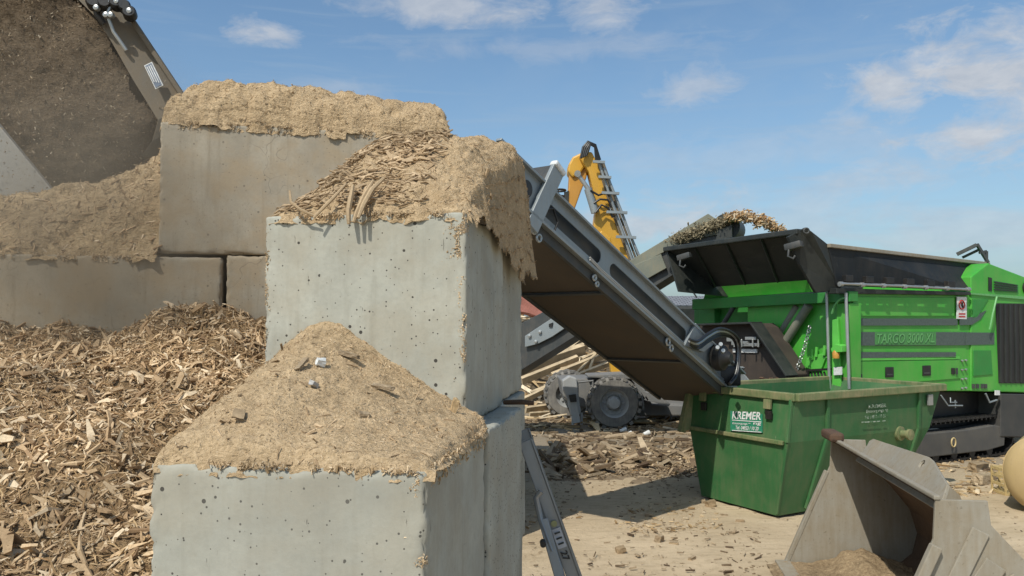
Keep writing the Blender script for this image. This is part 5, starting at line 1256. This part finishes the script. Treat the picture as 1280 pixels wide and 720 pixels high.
# ------------------------------------------------------------------ ladder
def ladder():
    T = W(656,551,3.92); Bm = W(726,748,3.86); dv = (Bm-T).normalized(); foot = T + dv*(T.z/(-dv.z)); root = thing('aluminium_ladder', 'aluminium ladder leaning against the end of the concrete stack', 'ladder', foot)
    back = Vector((-.005,.38,0))
    side = Vector((dv.z, 0, -dv.x)).normalized()
    if side.x < 0: side = -side
    for nm, off in (('stile', Vector((0,0,0))), ('stile', back)):
        mb = MB(); mb.bar(T+off, foot+off, .025, .062, side, bevel=.004); mb.bar(T+off+side*.034-Vector((0,.012,0)), foot+off+side*.034-Vector((0,.012,0)), .03, .006, side); mb.build(nm, ALU, root)
    mb = MB(); L = (foot-T).length
    for k in range(7): s = .18+k*.28; p = T+dv*s; mb.bar(p, p+back, .03, .03, dv, bevel=.004)
    each(mb, 'rung', ALU, root)
    T2 = W(671,622,3.80); B2 = W(706,745,3.72); d2 = (B2-T2).normalized(); f2 = T2+d2*(T2.z/(-d2.z))
    mb = MB(); mb.tube([T2+Vector((.02,0,.03)), T2+Vector((-.004,0,-.0)), T2+d2*.10+Vector((-.012,0,0)), T2+d2*.25], .014, 8); mb.build('hinge_hook', ALU, root, smooth=True)
    mb = MB(); mb.bar(T2+d2*.1, f2, .022, .045, side, bevel=.004); mb.bar(T2+d2*.1+back, f2+back, .022, .045, side, bevel=.004); each(mb, 'rear_leg', ALU, root)
    p = W(679,681,3.70); MB().cyl(p, p+Vector((0,.05,0)), .014, 12).build('rivet', BLACK2, root, smooth=True)
    # sticker with round mark and number
    yo = Vector((0,-.022,0)); a = T+dv*.435+yo; b = T+dv*.53+yo
    mb = MB(); mb.prism([a+side*.022, b+side*.022, b-side*.022, a-side*.022], Vector((0,.004,0))); st = mb.build('sticker', plain('sticker_grey', (.5,.5,.52), .5), root)
    c = T+dv*.41+Vector((0,-.024,0)); MB().lathe(c, (0,-1,0), [(0,-.002),(.015,-.002),(.015,.003),(0,.003)], 18).build('round_mark', plain('olive_mark', (.30,.30,.14), .5), st)
    mb = MB(); mb.text('27', T+dv*.545-side*.016+Vector((0,-.022,0)), dv, side, .045, .002, bold=.001); mb.build('number', BLACK2, root)
    mb = MB()
    for k in range(3): q = T+dv*(.455+k*.026)+Vector((0,-.027,0)); mb.bar(q-side*.014, q+side*.014, .002, .008, dv)
    mb.build('sticker_text', BLACK, st)
ladder()

# ------------------------------------------------------------------ tank, crate, white bag
def tank():
    c = W(1312,597,11.6); r = .575; c.z = r+.0; root = thing('beige_tank', 'smooth beige round tank lying at the right edge of the yard', 'tank', Vector((c.x,c.y,0)))
    axv = Vector((-.62,-.79,0)).normalized()
    MB().lathe(c, axv, [(0,-1.1),(r*.6,-1.08),(r*.93,-1.0),(r,-.9),(r,.0),(r*1.012,.005),(r*1.012,.03),(r*.99,.035),(r*.95,.09),(r*.8,.15),(r*.5,.20),(0,.22)], 48).build('shell', TAN, root, smooth=True)
    mb = MB(); [mb.box(c+axv*s+Vector((0,0,-r+.03)), (.5,.12,.10), bevel=.01) for s in (-.8,-.2)]; each(mb, 'cradle', BLACK2, root)
tank()
def crate():
    base = G(1262,618); root = thing('plastic_crate', 'small straw-yellow slatted crate beside the beige tank', 'crate', base)
    mb = MB()
    for z in (.03,.16,.29,.40): 
        for (p, q) in (((-.14,-.12),(.22,-.12)),((-.14,.22),(.22,.22)),((-.14,-.12),(-.14,.22)),((.22,-.12),(.22,.22))): mb.bar(base+Vector((*p,z)), base+Vector((*q,z)), .02, .045)
    for x in (-.14,-.02,.10,.22):
        for y in (-.13,.23): mb.bar(base+Vector((x,y,0)), base+Vector((x,y,.42)), .03, .02)
    mb.build('slats', CRATE, root)
    mb = MB(); mb.box(base+Vector((.04,.05,.02)), (.34,.32,.03)); mb.build('floor', CRATE, root)
crate()
def bag():
    base = G(1285,553); bm = bmesh.new(); bmesh.ops.create_icosphere(bm, subdivisions=4, radius=1); V = np.array([v.co[:] for v in bm.verts]); n = fbm(V, 2.2, 3, 4)
    for i, v in enumerate(bm.verts): v.co = Vector((v.co.x*.75, v.co.y*.35, max(v.co.z, -.4)*.16+.07))*(1+.18*n[i])
    me = bpy.data.meshes.new('white_bag'); bm.to_mesh(me); bm.free(); me.materials.append(WHITE); o = bpy.data.objects.new('white_bag', me); COL.objects.link(o); o.location = base+Vector((0,0,.02))
    tag(o, 'crumpled white bag on the ground by the rear of the shredder', 'bag')
bag()

# ------------------------------------------------------------------ loose wood in the yard
gy = 'broken wood chunks on the sandy yard'
CH = [(776,690,.11,.07,.06,.3,'upright broken wood chunk, the one nearest the ladder'), (797,695,.10,.035,.02,1.9,'small dark sliver right beside the nearest wood chunk'),
      (824,676,.10,.09,.08,.9,'pale split block standing in the open sand in front of the skip'), (842,680,.11,.03,.02,-.3,'flat strip lying against the pale split block'),
      (811,646,.11,.05,.05,.1,'short dark log piece at the front edge of the conveyor shadow'), (836,661,.09,.03,.025,.5,'curled grey chip above the pale split block'),
      (888,633,.13,.11,.09,.4,'rounded wood chunk lying at the left foot of the green skip'), (879,628,.09,.06,.05,1.4,'smaller wood chunk tucked behind the one at the foot of the skip'),
      (905,645,.10,.04,.03,.2,'thin bark piece in front of the green skip'), (925,652,.12,.03,.03,-.4,'long bark strip in front of the green skip'),
      (865,700,.09,.05,.04,.8,'crumbly chip pile piece near the bottom edge of the picture'), (672,576,.16,.07,.05,.5,'dark lump in the shadow behind the ladder'),
      (1222,588,.62,.17,.15,.75,'thick pale wood block lying behind the open bucket, upper one of the pair'), (1232,604,.56,.19,.16,.6,'thick pale wood block lying behind the open bucket, lower one of the pair'),
      (1196,608,.55,.05,.04,.25,'thin dark stick pointing at the pair of wood blocks'), (1250,588,.5,.08,.05,-.1,'light board lying between the wood blocks and the crate'),
      (1244,596,.45,.06,.05,.1,'bright lath in front of the light board by the crate'), (1230,616,.4,.03,.02,.0,'curved dark twig on the sand below the wood blocks'),
      (850,573,.7,.12,.08,.5,'reddish board leaning by the left edge of the skip'), (770,548,.9,.16,.08,.15,'grey beam at the edge of the rubble strip'),
      (745,575,1.0,.2,.14,.35,'brown timber piece lying in the rubble strip')]
for i, (px, py, l, w_, h_, rz, lb) in enumerate(CH):
    p = G(px, py); chunk('wood_chunk', p+Vector((0,0,h_*.45)), (l, w_, h_), (random.uniform(-.2,.2), random.uniform(-.15,.15), rz), CHUNK if i % 3 else FS, lb, 'wood chunk', gy, 40+i)
for (px, py, lb) in ((779,541,'white plastic cup lying left of the pair behind the rubble strip'), (786,546,'white plastic cup in front of the excavator wheel'), (808,545,'white plastic cup lying alone to the right of the wheel')):
    p = G(px, py); MB().lathe(p+Vector((0,0,.06)), (.9,.3,.25), [(0,-.08),(.045,-.08),(.065,.08),(.058,.08),(.038,-.07),(0,-.07)], 16).build('plastic_cup', WHITE, smooth=True, label=lb, cat='cup', group='white cups by the excavator wheel', origin=p)
def litter(name, label, regions, mats):
    VV = []; FF = []; fm = []; off = 0
    for (px0, py0, px1, py1, n, s0, s1, mi, spread) in regions:
        a0, b0 = G(px0, py1), G(px1, py0)
        n_ = 0; C = []
        while len(C) < n:
            d = rng.uniform(G(640,py1).y, G(640,py0).y); px = rng.uniform(px0, px1); x = (px-640)/1000*d
            if spread and (vnoise(np.array([[x*1.6, d*1.1, 0]]), 1, 5)[0] < rng.uniform(-.7,.3)): continue
            C.append((x, d, 0))
        C = np.array(C); L = s0*(s1/s0)**rng.random(n); Wd = L*rng.uniform(.12,.45,n); T = np.minimum(Wd*.5, .04); C[:,2] = T*.5+rng.uniform(0,.03,n)*(L/.2)
        N = np.tile(np.array([[0,0,1.]]), (n,1)); v, f = flakes(C, N, L, Wd, T, .12)
        VV.append(v); FF.append(f+off); fm.append(np.full(len(f), mi)); off += len(v)
    o = npmesh(name, np.concatenate(VV), np.concatenate(FF), mats, np.concatenate(fm)); tag(o, label, 'wood litter', kind='stuff'); return o
litter('wood_litter', 'small splinters and chips strewn over the sandy yard', [
    (640,640,960,735,230,.012,.05,0,True), (655,600,900,660,500,.015,.08,0,True), (660,660,960,730,110,.04,.12,0,True), (655,635,900,665,260,.02,.10,1,True), (655,525,870,560,1500,.04,.35,0,True), (655,505,860,540,260,.1,.9,1,False),
    (900,600,1290,720,260,.015,.06,0,True), (1130,570,1290,620,350,.03,.25,1,True), (1000,560,1290,590,250,.04,.2,0,True)], [DEBF, LIGHTF])
# rubble strip: mounded band of wood pieces
def rubble():
    ax_ = G(664,585); bx_ = G(880,575)
    us = np.arange(.3, 4.6, .04); vs = np.arange(13.6, 18.2, .04); U, V = np.meshgrid(us, vs, indexing='ij'); P = np.stack([U, V, np.zeros_like(U)], -1)
    m = np.exp(-((V-15.6-.12*U)/1.15)**2)*sstep(.2,.7,U)*(1-sstep(4.0,4.6,U)); Z = .15*m*(.7+.6*fbm(P, 1.3, 4, 3))+.05*m*fbm(P, 7, 3, 6)-.02; P[...,2] = Z
    Vb = P.reshape(-1,3); F = grid_faces(*U.shape); ok = np.argwhere(m > .12); w8 = m[m > .12]; pr = w8/w8.sum()
    VV = [Vb]; FF = [F]; fm = [np.zeros(len(F))]; off = len(Vb)
    for n, s0, s1, mi in ((6500,.02,.12,1), (420,.06,.22,2), (150,.3,.9,1)):
        pk = ok[rng.choice(len(ok), n, p=pr)]; C = P[pk[:,0], pk[:,1]]+rng.uniform(-.02,.02,(n,3)); C[:,2] += .02
        L = s0*(s1/s0)**rng.random(n); N = np.tile(np.array([[0,0,1.]]), (n,1)); v, f = flakes(C, N, L, L*rng.uniform(.15,.45,n), np.minimum(L*.15,.05), .35)
        VV.append(v); FF.append(f+off); fm.append(np.full(len(f), mi)); off += len(v)
    o = npmesh('rubble_strip', np.concatenate(VV), np.concatenate(FF), [granular('rubble_bed', (.20,.15,.10), (.34,.26,.17), 25, .8), DEBF, LIGHTF], np.concatenate(fm)); tag(o, 'low strip of broken wood pieces across the yard behind the conveyor shadow', 'wood rubble', kind='stuff')
rubble()

# ------------------------------------------------------------------ timber heap behind
def timber():
    us = np.arange(-3, 9, .15); vs = np.arange(24.5, 34, .15); U, V = np.meshgrid(us, vs, indexing='ij'); P = np.stack([U, V, np.zeros_like(U)], -1)
    env = sstep(24.6, 28.5, V)*(1-sstep(31, 34, V)); Z = env*interp(U, [-3,-1,1.0,2.6,4.2,5.5,7,9], [3.2,3.2,2.75,2.5,1.7,1.2,2.2,2.6])
    P[...,2] = Z + .25*env*fbm(P, .9, 4, 3)-.05
    Vb = P.reshape(-1,3); F = grid_faces(*U.shape); n = 2600; ok = np.argwhere(env > .02); pk = ok[rng.integers(0, len(ok), n)]
    C = P[pk[:,0], pk[:,1]]+rng.normal(0,.08,(n,3)); N = np.tile(np.array([[0,-.5,.8]]), (n,1)); N /= np.linalg.norm(N, axis=1, keepdims=True); L = .15*6**rng.random(n)
    v, f = flakes(C, N, L, L*rng.uniform(.08,.25,n), L*.05, .3)
    o = npmesh('timber_heap', np.concatenate([Vb, v]), np.concatenate([F, f+len(Vb)]), [granular('timber_bed', (.16,.12,.08), (.34,.27,.18), 6, 1, dist=.1), LIGHTF], np.concatenate([np.zeros(len(F)), np.ones(len(f))])); tag(o, 'large heap of broken timber behind the excavator wheels', 'timber heap', kind='stuff')
    g = 'long boards lying on the timber heap'
    ends = [((650,462),(730,436),.34),((652,476),(722,448),.22),((660,455),(742,428),.18),((664,492),(760,455),.15),((690,470),(765,440),.2),((655,500),(722,468),.16),((668,440),(712,424),.2),((700,462),(775,452),.15),
            ((700,447),(735,418),.14),((718,470),(752,436),.12),((735,468),(748,432),.12),((680,484),(750,470),.14),((657,512),(700,506),.16),((662,518),(718,514),.12),((728,450),(770,430),.14),((660,430),(690,420),.16)]
    desc = ['widest pale board lying low against the concrete edge','grey board just under the widest pale one','thin board crossing above the widest pale one','long lath reaching right towards the wheel','mid-heap board pointing up right','board low on the heap near the stabiliser leg','short board near the top of the heap by the hinge plate','flat lath just above the undercarriage','steep short board near the heap top','leaning lath in the middle of the heap','most upright thin lath on the heap','flat lath behind the stabiliser leg','board lying flat at the left foot of the heap','thin lath lying flat in front of the heap foot','upper right lath of the heap','topmost left board of the heap']
    for (a_, b_, w_), ds in zip(ends, desc):
        d = 26.5 - (a_[1]-430)*.028; p, q = W(*a_, d-.9), W(*b_, d-.3)
        p.z = max(p.z, .05); q.z = max(q.z, .08)
        MB().bar(p, q, w_*.6, w_, (0,-.5,1)).build('board', BOARD, label=ds, cat='board', group=g, origin=(p+q)/2)
    # salmon tarp at the heap top, left
    chunk('salmon_tarp', W(664,378,27.5), (1.1,.4,.9), (0,.3,.2), PINK, 'salmon pink sheet on top of the timber heap beside the concrete edge', 'tarp', None, 5)
timber()
def shed():
    root = thing('far_shed', 'distant building with a grey tiled roof seen beside the hopper', 'building', Vector((10,62,0)))
    a = W(795,384,62); b = W(905,384,62); e0 = W(795,398,60); e1 = W(905,398,60)
    top0, top1 = W(800,370,66), W(905,370,66)
    MB().prism([Vector((e0.x,60.3,0)), Vector((e1.x,60.3,0)), Vector((e1.x,60.3,e1.z)), Vector((e0.x,60.3,e0.z))], (0,11,0)).build('wall', plain('pale_shed_wall', (.50,.46,.40), .8), root)
    mb = MB(); mb.prism([e0+Vector((-.6,0,0)), e1+Vector((.6,0,0)), top1+Vector((.6,0,0)), top0+Vector((-.6,0,0))], (0,0,-.15)); back0, back1 = Vector((e0.x-.6,72,e0.z)), Vector((e1.x+.6,72,e1.z))
    mb.prism([top0+Vector((-.6,.01,0)), top1+Vector((.6,.01,0)), back1, back0], (0,0,-.15)); mb.build('roof', ROOFM, root)
shed()
print('faces', sum(len(o.data.polygons) for o in bpy.data.objects if o.type == 'MESH'))
